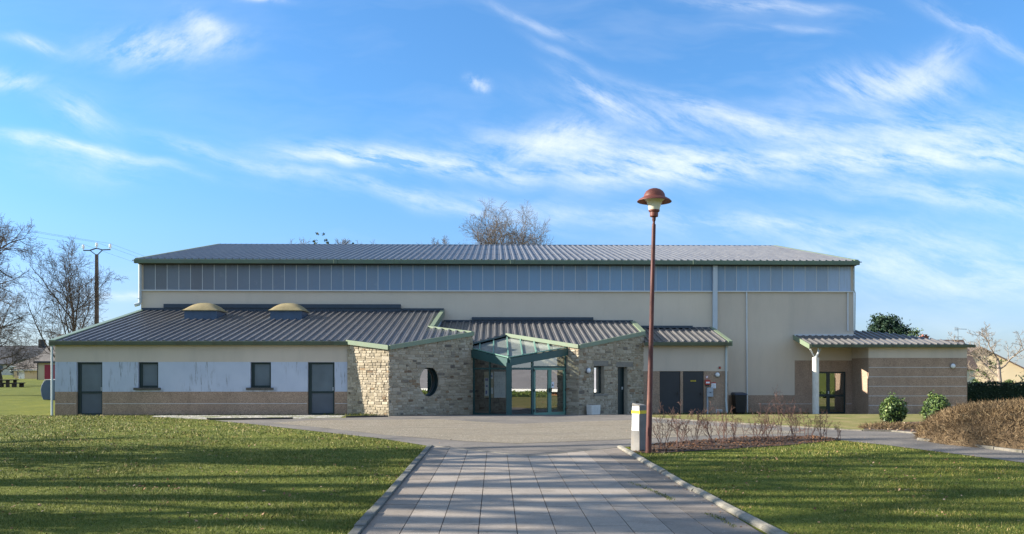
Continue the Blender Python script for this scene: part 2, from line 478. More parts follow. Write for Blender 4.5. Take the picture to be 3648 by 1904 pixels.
leafmat('leaf_laurel', [(0, (.035, .070, .016)), (.5, (.075, .125, .030)), (.85, (.15, .20, .055)), (1, (.24, .26, .09))], .5, .35)
leafmat('leaf_dark', [(0, (.008, .020, .010)), (.6, (.020, .045, .022)), (1, (.05, .085, .035))], .6, .3)
leafmat('leaf_conifer', [(0, (.012, .032, .018)), (.6, (.030, .065, .035)), (1, (.07, .11, .055))], .6, .3)
leafmat('leaf_hedge', [(0, (.012, .024, .010)), (.6, (.028, .050, .018)), (1, (.06, .085, .03))], .6, .3)
leafmat('leaf_bright', [(0, (.05, .085, .02)), (.6, (.11, .16, .035)), (1, (.22, .24, .07))], .6, .3)
leafmat('brush', [(0, (.04, .027, .015)), (.35, (.12, .080, .043)), (.7, (.23, .16, .088)), (.92, (.36, .27, .16)), (1, (.20, .19, .07))], .9, .15)
leafmat('dead_leaf', [(0, (.09, .045, .025)), (.5, (.24, .125, .065)), (.85, (.42, .27, .16)), (1, (.62, .50, .38))], .8, .2)
plain('brush_core', (.10, .068, .038), 1., .3, 12)
plain('leaf_core', (.012, .025, .010), 1., .3, 12)

# ------------------------------------------------------------------ object helpers
ORIG = {}


def tag(o, label=None, cat=None, group=None, kind=None):
    if label: o['label'] = label
    if cat: o['category'] = cat
    if group: o['group'] = group
    if kind: o['kind'] = kind
    return o


def empty(name, loc, label, cat, group=None, rz=0):
    o = bpy.data.objects.new(name, None); COL.objects.link(o)
    o.location = loc; o.rotation_euler.z = rz; o.empty_display_size = .3
    ORIG[o.name] = Vector(loc)
    return tag(o, label, cat, group)


class MB:
    """collects polygons and links them as one mesh object"""
    def __init__(s):
        s.v = []; s.f = []; s.mi = []; s.tint = []; s.np = []

    def add(s, vs, fs, mi=0, tint=.5):
        k = len(s.v)
        s.v.extend(tuple(v) for v in vs)
        for f in fs:
            s.f.append(tuple(i + k for i in f)); s.mi.append(mi); s.tint.append(tint)
        return s

    def box(s, x0, x1, y0, y1, z0, z1, mi=0, tint=.5):
        vs = [(x0, y0, z0), (x1, y0, z0), (x1, y1, z0), (x0, y1, z0), (x0, y0, z1), (x1, y0, z1), (x1, y1, z1), (x0, y1, z1)]
        return s.add(vs, [(0, 3, 2, 1), (4, 5, 6, 7), (0, 1, 5, 4), (1, 2, 6, 5), (2, 3, 7, 6), (3, 0, 4, 7)], mi, tint)

    def hexa(s, bot, top, mi=0, tint=.5):
        n = len(bot)
        fs = [tuple(range(n - 1, -1, -1)), tuple(range(n, 2 * n))] + [(i, (i + 1) % n, n + (i + 1) % n, n + i) for i in range(n)]
        return s.add(list(bot) + list(top), fs, mi, tint)

    def prism(s, poly, zb, zt, mi=0, tint=.5):
        """plan polygon between two heights, each a number or a function of (x, y)"""
        fb = zb if callable(zb) else (lambda x, y: zb); ft = zt if callable(zt) else (lambda x, y: zt)
        return s.hexa([(x, y, fb(x, y)) for x, y in poly], [(x, y, ft(x, y)) for x, y in poly], mi, tint)

    def split(s, name, mats, parent, **kw):
        """each closed eight-point piece as a part of its own"""
        out = []
        for i in range(0, len(s.v), 8):
            c = MB(); c.v = s.v[i:i + 8]; k = i // 8 * 6
            c.f = [tuple(q - i for q in f) for f in s.f[k:k + 6]]; c.mi = s.mi[k:k + 6]; c.tint = s.tint[k:k + 6]
            out.append(c.build(name, mats, parent, **kw))
        return out

    def bar(s, a, b, w, h, mi=0, up=(0, 0, 1)):
        a = Vector(a); b = Vector(b); d = (b - a).normalized(); up = Vector(up)
        sd = d.cross(up)
        if sd.length < 1e-4: sd = d.cross(Vector((1, 0, 0)))
        sd.normalize(); u = sd.cross(d)
        o = [sd * (w / 2 * i) + u * (h / 2 * j) for i, j in ((-1, -1), (1, -1), (1, 1), (-1, 1))]
        return s.hexa([a + x for x in o], [b + x for x in o], mi)

    def fascia(s, a, b, h, th, mi=0, out=1):
        """vertical board whose top edge runs a-b, thickness to one side (in plan)"""
        a = Vector(a); b = Vector(b)
        n = Vector((b.y - a.y, a.x - b.x, 0)).normalized() * th * out
        dz = Vector((0, 0, h))
        return s.hexa([a - dz, b - dz, b - dz + n, a - dz + n], [a, b, b + n, a + n], mi)

    def tube(s, pts, rr, n=8, mi=0, cap=True):
        pts = [Vector(p) for p in pts]
        if not hasattr(rr, '__len__'): rr = [rr] * len(pts)
        k = len(s.v)
        d0 = (pts[-1] - pts[0]).normalized()
        ref = Vector((0, 0, 1)) if abs(d0.z) < .8 else Vector((1, 0, 0))
        for i, p in enumerate(pts):
            d = (pts[min(i + 1, len(pts) - 1)] - pts[max(i - 1, 0)]).normalized()
            a = d.cross(ref).normalized(); b = a.cross(d)
            for j in range(n):
                an = 2 * math.pi * j / n
                s.v.append(tuple(p + a * math.cos(an) * rr[i] + b * math.sin(an) * rr[i]))
        for i in range(len(pts) - 1):
            for j in range(n):
                s.f.append((k + i * n + j, k + i * n + (j + 1) % n, k + (i + 1) * n + (j + 1) % n, k + (i + 1) * n + j)); s.mi.append(mi); s.tint.append(.5)
        if cap:
            s.f.append(tuple(k + j for j in range(n - 1, -1, -1))); s.f.append(tuple(k + (len(pts) - 1) * n + j for j in range(n))); s.mi += [mi, mi]; s.tint += [.5, .5]
        return s

    def lathe(s, prof, c=(0, 0, 0), n=32, mi=0, M=None):
        k = len(s.v)
        for r, z in prof:
            for j in range(n):
                an = 2 * math.pi * j / n
                p = Vector((r * math.cos(an), r * math.sin(an), z))
                if M is not None: p = M @ p
                s.v.append((p.x + c[0], p.y + c[1], p.z + c[2]))
        for i in range(len(prof) - 1):
            for j in range(n):
                s.f.append((k + i * n + j, k + i * n + (j + 1) % n, k + (i + 1) * n + (j + 1) % n, k + (i + 1) * n + j)); s.mi.append(mi); s.tint.append(.5)
        return s

    def build(s, name, mats, parent=None, loc=None, smooth=False, bevel=0, label=None, tint=False, local=False):
        me = bpy.data.meshes.new(name)
        if local: o0 = Vector((0, 0, 0))
        elif parent is not None: o0 = ORIG[parent.name]
        else: o0 = Vector(loc) if loc else Vector((0, 0, 0))
        me.from_pydata([(a - o0.x, b - o0.y, c - o0.z) for a, b, c in s.v], [], s.f)
        for mm in ([mats] if isinstance(mats, str) else mats): me.materials.append(MATS[mm])
        me.polygons.foreach_set('material_index', s.mi)
        if smooth: me.polygons.foreach_set('use_smooth', [True] * len(me.polygons))
        if tint:
            a = me.attributes.new('tint', 'FLOAT', 'FACE'); a.data.foreach_set('value', s.tint)
        me.validate(); me.update()
        o = bpy.data.objects.new(name, me); COL.objects.link(o)
        if parent is not None: o.parent = parent
        else: o.location = o0
        ORIG[o.name] = o0 if not local else Vector((0, 0, 0))
        if bevel:
            b = o.modifiers.new('bevel', 'BEVEL'); b.width = bevel; b.segments = 2; b.limit_method = 'ANGLE'
        if label: o['label'] = label
        return o


def mesh_np(name, verts, faces, mat, parent=None, loc=(0, 0, 0), tint=None, smooth=False):
    """verts Nx3 array in local coordinates, faces MxK array"""
    me = bpy.data.meshes.new(name)
    verts = np.asarray(verts, np.float32); faces = np.asarray(faces, np.int32)
    nf, k = faces.shape
    me.vertices.add(len(verts)); me.vertices.foreach_set('co', verts.ravel())
    me.loops.add(nf * k); me.loops.foreach_set('vertex_index', faces.ravel())
    me.polygons.add(nf); me.polygons.foreach_set('loop_start', np.arange(0, nf * k, k, dtype=np.int32)); me.polygons.foreach_set('loop_total', np.full(nf, k, np.int32))
    me.materials.append(MATS[mat])
    if tint is not None:
        a = me.attributes.new('tint', 'FLOAT', 'FACE'); a.data.foreach_set('value', np.asarray(tint, np.float32))
    if smooth: me.polygons.foreach_set('use_smooth', np.ones(nf, bool))
    me.update(calc_edges=True)
    o = bpy.data.objects.new(name, me); COL.objects.link(o)
    if parent is not None: o.parent = parent
    else: o.location = loc
    ORIG[o.name] = Vector((0, 0, 0))
    return o


def inside(poly, x, y):
    r = np.zeros(len(x), bool); n = len(poly)
    for i in range(n):
        x0, y0 = poly[i]; x1, y1 = poly[(i + 1) % n]
        c = ((y0 > y) != (y1 > y)) & (x < (x1 - x0) * (y - y0) / (y1 - y0 + 1e-12) + x0)
        r ^= c
    return r


# ------------------------------------------------------------------ ground
def gz(x, y):
    """height of the terrain"""
    x = np.asarray(x, float); y = np.asarray(y, float)
    drop = -.05 * np.clip(y - 31.5, 0, 8.5) * np.clip((x + 19.5) / 2.5, 0, 1)
    fall = -.16 * np.clip(x - 17, 0, 15) * np.clip((y + 40) / 60, 0, 1)
    rise = .011 * np.clip(y - 85, 0, 60) * np.clip((-x - 20) / 10, 0, 1)
    return drop + fall + rise


def g1(x, y): return float(gz(x, y))


gx = np.unique(np.concatenate([np.array([32, 17, -1500, -600, -300, -200, -150, -120, -100, -80, -60, -50, -40, -35, -30, -25, -22, -19.5, -17, -15, -12, -9, -6, -3, 0, 3, 6, 9, 12, 15, 18, 20, 22, 25, 30, 35, 40, 50, 58, 70, 90, 120, 200, 400, 800, 1500.]), np.arange(-18, 18, 1.)]))
gy = np.unique(np.concatenate([np.array([-600, -200, -100, -40, -20, -10, 0, 5, 31.5, 40, 50, 60, 70, 85, 100, 115, 130, 145, 200, 300, 500, 900, 1800, 3000.]), np.arange(8, 40, 1.)]))
GX, GY = np.meshgrid(gx, gy)
V = np.stack([GX.ravel(), GY.ravel(), gz(GX, GY).ravel()], 1)
nx, ny = len(gx), len(gy)
I = (np.arange(ny - 1)[:, None] * nx + np.arange(nx - 1)[None]).ravel()
o = mesh_np('ground', V, np.stack([I, I + 1, I + nx + 1, I + nx], 1), 'lawn_ground')
tag(o, kind='structure')


def sheet(name, poly, off, mat):
    bm = bmesh.new()
    bm.faces.new([bm.verts.new((x, y, 0)) for x, y in poly])
    for yy in (31.5, 40):
        bmesh.ops.bisect_plane(bm, geom=bm.verts[:] + bm.edges[:] + bm.faces[:], plane_co=(0, yy, 0), plane_no=(0, 1, 0))
    bmesh.ops.triangulate(bm, faces=bm.faces[:])
    for v in bm.verts: v.co.z = -.05 * min(max(v.co.y - 31.5, 0), 8.5) + off
    me = bpy.data.meshes.new(name); bm.normal_update(); bm.to_mesh(me); bm.free()
    if me.polygons and me.polygons[0].normal.z < 0: me.flip_normals()
    me.materials.append(MATS[mat])
    o = bpy.data.objects.new(name, me); COL.objects.link(o)
    return tag(o, kind='structure')


KL = -1.42
ASPH = [(KL, 18.68), (-2.86, 20.85), (-4.97, 23.28), (-7.6, 26.3), (-9.6, 28.35), (-7.2, 29.2), (-5.2, 30.0), (-3.97, 30.5), (-3.97, 30.92), (-2.2, 33.2), (-.9, 34.6), (3.4, 35), (5.2, 36), (6.7, 37.5), (6.2, 34),
        (5.55, 29.31), (6.79, 27.55), (8.62, 25.18), (9.82, 23.69), (10.35, 23.14), (11.05, 22.92), (11.47, 21.91), (10.37, 20.1), (10.7, 18.5), (11.0, 17.0), (11.4, 14.5), (11.9, 12), (10.9, 12), (10.0, 14.5), (9.65, 16), (8.95, 18.9), (8.42, 20.16), (8.3, 21.4),
        (6.3, 21.0), (3.8, 19.3), (3.35, 18.75), (2.78, 18.5), (2.7, 18.25), (.64, 16.45)]
sheet('asphalt', ASPH, .006, 'asphalt')
LIGHT = [(-7.3, 26.9), (-6.4, 28.3), (-1.95, 28.9), (.52, 26.33), (4.78, 28.44), (5.07, 26.93), (7.17, 24.79), (8.65, 22.4), (6.08, 21.83), (3.46, 20.56), (.52, 19.37), (-.72, 20.0), (-2.86, 21.91), (-5.71, 25.41)]
sheet('forecourt', LIGHT, .011, 'gravel')
MOSS = [(5.57, 29.33), (6.79, 27.57), (8.62, 25.2), (9.82, 23.71), (10.35, 23.16), (11.05, 22.94), (11.6, 22.4), (17, 24), (23, 28), (26, 38), (23, 41.5), (10, 40.2), (6.7, 37.5), (6.2, 34)]
sheet('mossy_grass', MOSS, .006, 'mossy_lawn')
BEDP = [(2.95, 18.15), (3.4, 18.9), (3.85, 19.35), (6.3, 21.05), (8.3, 21.45), (8.6, 20.5), (8.42, 20.1), (6.5, 18.7), (3.35, 17.1), (2.9, 17.2)]
sheet('flower_bed', BEDP, .012, 'soil')
sheet('shrub_bed', [(10.5, 23.4), (11.1, 23.0), (11.6, 22.0), (12.5, 21.5), (18, 22), (18, 28), (14.8, 27.5), (12.6, 26.6), (11.3, 25.2)], .012, 'soil')
sheet('gravel_strip', [(-12.6, 30.6), (-9.7, 28.7), (-7.2, 29.3), (-5.6, 30.1), (-5.7, 32.09), (-13, 32.09)], .008, 'stones_white')

# narrow edging irons and kerbs
b = MB()
for a, c in (((-9.95, 28.75), (-8.2, 28.85)), ((-8.2, 28.85), (-7.1, 29.15)), ((-5.4, 29.95), (-3.95, 30.45))):
    b.bar((*a, .03), (*c, .03), .05, .07)
tag(b.build('edging_strip', 'iron'), kind='structure')
b = MB()
yy = 6.0
rnd = random.Random(3)
while yy < 18.55:
    e = min(yy + 1.0, 18.68)
    b.box(KL - .11 + rnd.uniform(-.008, .008), KL, yy + .006, e - .006, -.1, .052 + rnd.uniform(-.006, .006)); yy = e
tag(b.build('path_kerb', 'kerb_dark', bevel=.008), kind='structure')
b = MB()
RK = [(2.70, 18.3), (2.72, 16.35), (2.74, 14.62), (2.77, 12.75), (2.83, 10.64), (2.90, 8.9), (2.98, 6.8)]
for i in range(len(RK) - 1):
    (xa, ya), (xb, yb) = RK[i], RK[i + 1]
    k = 2
    for j in range(k):
        p0 = Vector((xa + (xb - xa) * j / k, ya + (yb - ya) * j / k, 0)); p1 = Vector((xa + (xb - xa) * (j + 1) / k, ya + (yb - ya) * (j + 1) / k, 0))
        dd = (p1 - p0).normalized() * .008
        jx = rnd.uniform(-.012, .012); zt = .055 + rnd.uniform(-.01, .01)
        prof = [(-.02, -.08), (-.025, zt * .55), (.0, zt), (.06, zt + .012), (.10, zt - .005), (.115, zt * .4), (.115, -.08)]
        b.hexa([p0 + dd + Vector((x + jx, 0, z)) for x, z in prof], [p1 - dd + Vector((x + jx, 0, z)) for x, z in prof])
tag(b.build('path_kerb', 'kerb', bevel=.006), kind='structure')
b = MB()
b.bar((KL, 18.70, .0), (.64, 16.47, .0), .05, .05); b.bar((.64, 16.47, .0), (2.72, 18.28, .0), .05, .05)
tag(b.build('path_edging', 'kerb'), kind='structure')
b = MB()
GK = [(5.55, 29.31), (6.79, 27.55), (8.62, 25.18), (9.82, 23.69), (10.35, 23.14), (11.05, 22.92), (11.47, 21.91)]
for i in range(len(GK) - 1):
    n = max(1, int(math.dist(GK[i], GK[i + 1])))
    for j in range(n):
        q0 = [GK[i][k] + (GK[i + 1][k] - GK[i][k]) * j / n for k in (0, 1)]; q1 = [GK[i][k] + (GK[i + 1][k] - GK[i][k]) * (j + 1 - .015) / n for k in (0, 1)]
        b.bar((*q0, .0), (*q1, .0), .08, .07 + rnd.uniform(0, .02))
HK = [(10.37, 20.1), (10.7, 18.5), (11.0, 17.0), (11.4, 14.5)]
for i in range(len(HK) - 1):
    for j in range(2):
        q0 = [HK[i][k] + (HK[i + 1][k] - HK[i][k]) * j / 2 for k in (0, 1)]; q1 = [HK[i][k] + (HK[i + 1][k] - HK[i][k]) * (j + .97) / 2 for k in (0, 1)]
        b.bar((*q0, .0), (*q1, .0), .12, .11 + rnd.uniform(0, .03))
tag(b.build('lawn_kerb', 'kerb_mid', bevel=.008), kind='structure')

# paved path: individual slabs 41 x 80 cm over a dark bed
b = MB()
vline = lambda x: 18.68 + (x - KL) / (.64 - KL) * (16.45 - 18.68) if x < .64 else 16.45 + (x - .64) / (2.7 - .64) * (18.25 - 16.45)
xs = [KL + .412 * k for k in range(11)]
xs[-1] = 2.80
for c in range(10):
    x0, x1 = xs[c] + .005, xs[c + 1] - .005
    yy = 6.0 + (.4 if c % 2 else 0) - rnd.choice((0, .2, .1)) - .8
    while yy < 19:
        y0, y1 = yy + .004, yy + .8 - .004
        yy += .8
        ya0, ya1 = min(y1, vline(x0) - .03), min(y1, vline(x1) - .03)
        if ya0 <= y0 + .01 or ya1 <= y0 + .01:
            if max(ya0, ya1) <= y0 + .02: continue
            ya0 = max(ya0, y0 + .01); ya1 = max(ya1, y0 + .01)
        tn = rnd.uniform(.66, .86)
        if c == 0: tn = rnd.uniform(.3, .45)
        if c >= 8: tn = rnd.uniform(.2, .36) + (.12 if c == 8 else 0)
        dz = rnd.uniform(-.002, .002)
        poly = [(x0, y0), (x1, y0), (x1, ya1), (x0, ya0)]
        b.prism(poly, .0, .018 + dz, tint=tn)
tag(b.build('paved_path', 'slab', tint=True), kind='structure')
sheet('path_bed', [(KL, 5), (2.86, 5), (2.75, 18.25), (.64, 16.45), (KL, 18.68)], .005, 'soil')

# ------------------------------------------------------------------ the sports hall
H = empty('sports_hall', (0, 36, 0), 'long beige sports hall with dark ribbed metal roofs, green trim and stone entrance blocks', 'building')


def wall_y(b, x0, x1, y, th, bands, holes, z0, z1):
    """wall facing -Y: front at y; bands [(z_from, z_to, mat)], rectangular holes (x0, x1, z0, z1) with reveals"""
    xs = sorted({x0, x1, *[h[0] for h in holes], *[h[1] for h in holes]})
    zs = sorted({z0, z1, *[q for bd in bands for q in bd[:2] if z0 < q < z1], *[h[2] for h in holes], *[h[3] for h in holes]})
    for i in range(len(xs) - 1):
        for k in range(len(zs) - 1):
            cx, cz = (xs[i] + xs[i + 1]) / 2, (zs[k] + zs[k + 1]) / 2
            if any(h[0] < cx < h[1] and h[2] < cz < h[3] for h in holes): continue
            mi = next((bd[2] for bd in bands if bd[0] <= cz <= bd[1]), 0)
            b.add([(xs[i], y, zs[k]), (xs[i + 1], y, zs[k]), (xs[i + 1], y, zs[k + 1]), (xs[i], y, zs[k + 1])], [(0, 1, 2, 3)], mi)
    for hx0, hx1, hz0, hz1 in holes:
        for za, zb in [(max(hz0, bd[0]), min(hz1, bd[1])) for bd in bands if bd[0] < hz1 and bd[1] > hz0]:
            mi = next((bd[2] for bd in bands if bd[0] <= (za + zb) / 2 <= bd[1]), 0)
            b.add([(hx0, y, za), (hx0, y + th, za), (hx0, y + th, zb), (hx0, y, zb)], [(0, 1, 2, 3)], mi)
            b.add([(hx1, y + th, za), (hx1, y, za), (hx1, y, zb), (hx1, y + th, zb)], [(0, 1, 2, 3)], mi)
        b.add([(hx0, y, hz1), (hx0, y + th, hz1), (hx1, y + th, hz1), (hx1, y, hz1)], [(0, 1, 2, 3)], 0)
        b.add([(hx0, y + th, hz0), (hx0, y, hz0), (hx1, y, hz0), (hx1, y + th, hz0)], [(0, 1, 2, 3)], 0)


# --- hall walls
XL, XR = -16.98, 17.43
b = MB()
DR = (15.39, 17.05, -.42, 1.63)
wall_y(b, XL, 10.62, 40, .2, [(-.6, 9, 0)], [], -.6, 5.5)
wall_y(b, 10.62, 14.53, 40, .2, [(-.6, .49, 1), (.49, 9, 2)], [], -.6, 5.5)  # right of the pipe: same render, weaker bounced light put into a darker cream
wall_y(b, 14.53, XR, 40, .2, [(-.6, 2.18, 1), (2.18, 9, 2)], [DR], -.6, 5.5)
wall_y(b, XL, XR, 40.03, .2, [(5, 9, 0)], [], 5.5, 6.8)
RS, RZ = 51.45, 6.96
rs = (9.43 - RZ) / (RS - 39.7)
for x, rev in ((XL, 1), (XR, 0)):
    pl = [(x, 40, -.6), (x, 63, -.6), (x, 63, 6.8), (x, RS, 9.2), (x, 40, 6.8)]
    b.add(pl, [(0, 1, 2, 3, 4) if not rev else (4, 3, 2, 1, 0)], 0 if rev else 2)
b.add([(XL, 63, -.6), (XR, 63, -.6), (XR, 63, 6.8), (XL, 63, 6.8)], [(3, 2, 1, 0)])
hw = b.build('hall_wall', ['cream', 'pebbledash_grey', 'cream_dim'], H)
b = MB()
b.box(12.75, 14.53, 39.996, 40.01, .06, .075); b.box(14.53, 15.36, 39.996, 40.01, .06, .075)
b.box(17.07, XR - .1, 39.996, 40.01, .06, .075)
b.split('groove', 'zinc_trim', hw)

# --- clerestory band
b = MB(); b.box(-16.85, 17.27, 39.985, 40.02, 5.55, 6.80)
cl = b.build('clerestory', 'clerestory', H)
b = MB()
n = 61
for i in range(1, n):
    x = -16.85 + .5594 * i
    if abs(x - 10.6) < .15: continue
    b.box(x - .011, x + .011, 39.975, 39.99, 5.56, 6.79)
b.split('glazing_bar', 'zinc_trim', cl)
b = MB(); b.box(-16.92, 17.38, 39.90, 40.0, 5.495, 5.55)
b.build('sill', 'zinc_trim', cl)


def ribs_in(poly, x):
    """Y intervals of a plan polygon at a given x"""
    ys = []
    n = len(poly)
    for i in range(n):
        (xa, ya), (xb, yb) = poly[i], poly[(i + 1) % n]
        if (xa > x) != (xb > x): ys.append(ya + (yb - ya) * (x - xa) / (xb - xa))
    ys.sort()
    return list(zip(ys[::2], ys[1::2]))


def ribbed_roof(name, poly, zf, parent=H, step=.32, x_off=0., th=.07, ends=.0):
    b = MB()
    b.prism(poly, lambda x, y: zf(x, y) - th, zf)
    x0, x1 = min(p[0] for p in poly), max(p[0] for p in poly)
    x = x0 + x_off + .1
    while x < x1 - .05:
        for ya, yb in ribs_in(poly, x):
            if yb - ya < .15: continue
            ya -= ends
            prof = [(-.06, -.005), (-.032, .056), (.032, .056), (.06, -.005)]
            b.hexa([(x + px, ya, zf(x, ya) + pz) for px, pz in prof], [(x + px, yb, zf(x, yb) + pz) for px, pz in prof])
        for k in (.36, .64):
            for ya, yb in ribs_in(poly, x + step * k):
                if yb - ya < .15: continue
                xx = x + step * k
                prof = [(-.014, -.004), (-.007, .011), (.007, .011), (.014, -.004)]
                b.hexa([(xx + px, ya, zf(xx, ya) + pz) for px, pz in prof], [(xx + px, yb, zf(xx, yb) + pz) for px, pz in prof])
        x += step
    return b.build(name, 'roof_metal', parent)


# --- hall roof: front and back slopes, gutter, verges
zr = lambda x, y: RZ + .02 + (y - 39.7) * rs if y <= RS else RZ + .02 + (2 * RS - 39.7 - y) * rs
hr = ribbed_roof('hall_roof', [(-17.1, 39.72), (17.5, 39.72), (17.5, RS), (-17.1, RS)], zr, ends=.03)
for yl in (43.6, 47.6):
    b = MB(); b.hexa([(x, yl + d, zr(0, yl + d) + h) for d, h in ((0, -.005), (.05, -.005), (.05, .004), (0, .012)) for x in (-17.08,)], [(17.48, yl + d, zr(0, yl + d) + h) for d, h in ((0, -.005), (.05, -.005), (.05, .004), (0, .012))])
    b.build('lap_joint', 'flash_blue', hr)
b = MB(); b.prism([(-17.1, RS), (17.5, RS), (17.5, 63.2), (-17.1, 63.2)], lambda x, y: zr(x, y) - .07, zr)
b.build('back_slope', 'roof_metal', hr)
b = MB()
b.hexa([(-17.1, RS - .18, zr(0, RS - .18) + .012), (-17.1, RS + .18, zr(0, RS + .18) + .012), (-17.1, RS, zr(0, RS) + .05)], [(17.5, RS - .18, zr(0, RS - .18) + .012), (17.5, RS + .18, zr(0, RS + .18) + .012), (17.5, RS, zr(0, RS) + .05)])
b.build('ridge_cap', 'flash_blue', hr)
b = MB(); b.box(-17.14, 17.54, 39.56, 39.72, 6.78, 6.975)
for x in (-7.62, .78, 9.55): b.box(x - .09, x + .09, 39.52, 39.56, 6.775, 6.98)
b.box(-17.24, -17.14, 39.6, 39.66, 6.90, 6.94); b.box(17.54, 17.66, 39.6, 39.66, 6.90, 6.94)
b.build('gutter', 'trim_green', hr, bevel=.012)
b = MB()
for x, xx in ((-17.14, -16.96), (17.36, 17.54)):
    b.hexa([(x, 39.7, zr(0, 39.7) - .2), (xx, 39.7, zr(0, 39.7) - .2), (xx, 39.7, zr(0, 39.7) + .06), (x, 39.7, zr(0, 39.7) + .06)], [(x, RS, zr(0, RS) - .2), (xx, RS, zr(0, RS) - .2), (xx, RS, zr(0, RS) + .06), (x, RS, zr(0, RS) + .06)])
b.split('verge_trim', 'trim_pale', hr)
b = MB(); b.box(-17.0, 17.45, 39.72, 40.03, 6.76, 6.80)
b.build('soffit', 'iron', hr)

# --- pipes on the hall
b = MB(); b.tube([(-16.98, 39.9, 6.8), (-16.98, 39.9, 4.95), (-17.02, 39.86, 4.86), (-17.2, 39.82, 4.80)], [.075, .075, .085, .09], 12); b.box(-17.1, -16.8, 39.82, 39.86, 5.12, 5.135)
b.build('downpipe', 'pipe_pale', H, smooth=False, label='round pale green downpipe at the left corner of the tall hall')
b = MB(); b.box(10.5, 10.72, 39.82, 39.96, 3.6, 6.8)
b.build('downpipe', 'pipe_blue', H, bevel=.01, label='wide square blue grey downpipe above the service doors')
b = MB(); b.tube([(12.17, 39.95, 5.5), (12.2, 39.95, -.45)], .038, 8)
b.build('downpipe', 'zinc_trim', H)
b = MB(); b.tube([(17.12, 39.95, 5.48), (17.12, 39.95, 3.62)], .038, 8)
b.build('downpipe', 'zinc_trim', H)
b = MB(); b.tube([(17.40, 39.9, 6.8), (17.40, 39.9, 5.6), (17.46, 39.92, 5.45), (17.46, 39.96, 3.6)], .035, 8)
b.build('downpipe', 'pipe_pale', H)

# --- low changing-room block on the left
LY = 32.1
lz = lambda x, y: 4.56 - .2163 * (40 - y)
b = MB()
D1, D2 = (-16.08, -15.10, -.02, 2.02), (-7.25, -6.22, -.02, 2.02)
W1, W2 = (-13.74, -12.97, 1.04, 2.02), (-9.45, -8.66, 1.04, 2.02)
wall_y(b, -16.9, -5.70, LY, .17, [(-.3, .885, 2), (.885, 2.03, 1), (2.03, 5, 0)], [D1, D2, W1, W2], -.3, 2.72)
b.add([(-16.9, LY, -.3), (-16.9, 40, -.5), (-16.9, 40, 4.5), (-16.9, LY, 2.75)], [(3, 2, 1, 0)], 0)
aw = b.build('annex_wall', ['cream_dim', 'blue_band', 'pebbledash'], H)
b = MB()
for x0, x1 in ((-16.88, -16.10), (-15.08, -7.27), (-6.20, -5.72)): b.box(x0, x1, LY - .004, LY + .01, .418, .435)
b.split('groove', 'zinc_trim', aw)
LP = [(-16.95, 32.0), (-5.72, 32.0), (-3.97, 30.9), (-.94, 33.9), (-2.82, 35.24), (-2.66, 39.95), (-16.95, 39.95)]
lr = ribbed_roof('annex_roof', LP, lz, step=.317, ends=0)
b = MB(); b.box(-17.02, -5.70, 31.88, 32.0, lz(0, 32) - .16, lz(0, 32) - .005)
b.build('gutter', 'trim_olive', lr, bevel=.01)
b = MB()
b.fascia((-5.72, 31.99, lz(0, 32) + .05), (-3.97, 30.89, lz(0, 30.9) + .05), .17, .07, out=1)
b.fascia((-3.97, 30.89, lz(0, 30.9) + .05), (-.92, 33.9, lz(0, 33.9) + .05), .17, .07, out=1)
b.fascia((-.92, 33.9, lz(0, 33.9) + .06), (-2.80, 35.24, lz(0, 35.24) + .06), .2, .13, out=-1)
b.hexa([(-2.80, 35.2, lz(0, 35.2) - .2), (-2.62, 35.2, lz(0, 35.2) - .2), (-2.62, 35.2, lz(0, 35.2) + .07), (-2.80, 35.2, lz(0, 35.2) + .07)], [(-2.64, 39.95, lz(0, 39.95) - .2), (-2.46, 39.95, lz(0, 39.95) - .2), (-2.46, 39.95, lz(0, 39.95) + .07), (-2.64, 39.95, lz(0, 39.95) + .07)])
b.hexa([(-17.03, 31.9, lz(0, 31.9) - .17), (-16.80, 31.9, lz(0, 31.9) - .17), (-16.80, 31.9, lz(0, 31.9) + .06), (-17.03, 31.9, lz(0, 31.9) + .06)], [(-17.03, 39.95, lz(0, 39.95) - .17), (-16.80, 39.95, lz(0, 39.95) - .17), (-16.80, 39.95, lz(0, 39.95) + .06), (-17.03, 39.95, lz(0, 39.95) + .06)])
b.split('verge_trim', 'trim_pale', lr)
b = MB(); b.box(-16.9, -2.50, 39.86, 39.98, 4.56, 4.68)
b.box(-15.8, -4.55, 39.72, 39.90, 4.68, 4.86); b.box(-15.8, -4.55, 39.78, 39.92, 4.5, 4.68)
b.build('ridge_flashing', 'flash_blue', lr)
b = MB(); b.add([(-2.60, 35.3, 2.9), (-2.60, 39.98, 3.9), (-2.60, 39.98, 4.5), (-2.60, 35.3, 3.5)], [(0, 1, 2, 3)])
b.add([(-2.6, 35.3, 2.9), (-1.0, 34.12, 2.7), (-1.0, 34.12, 3.2), (-2.6, 35.3, 3.45)], [(0, 1, 2, 3), (3, 2, 1, 0)])
b.build('step_wall', 'pipe_blue', H)
b = MB(); b.tube([(-16.93, 31.95, 2.68), (-16.93, 31.95, -.05)], .042, 10)
b.build('downpipe', 'pipe_pale', H, label='pale downpipe at the left end of the low block')


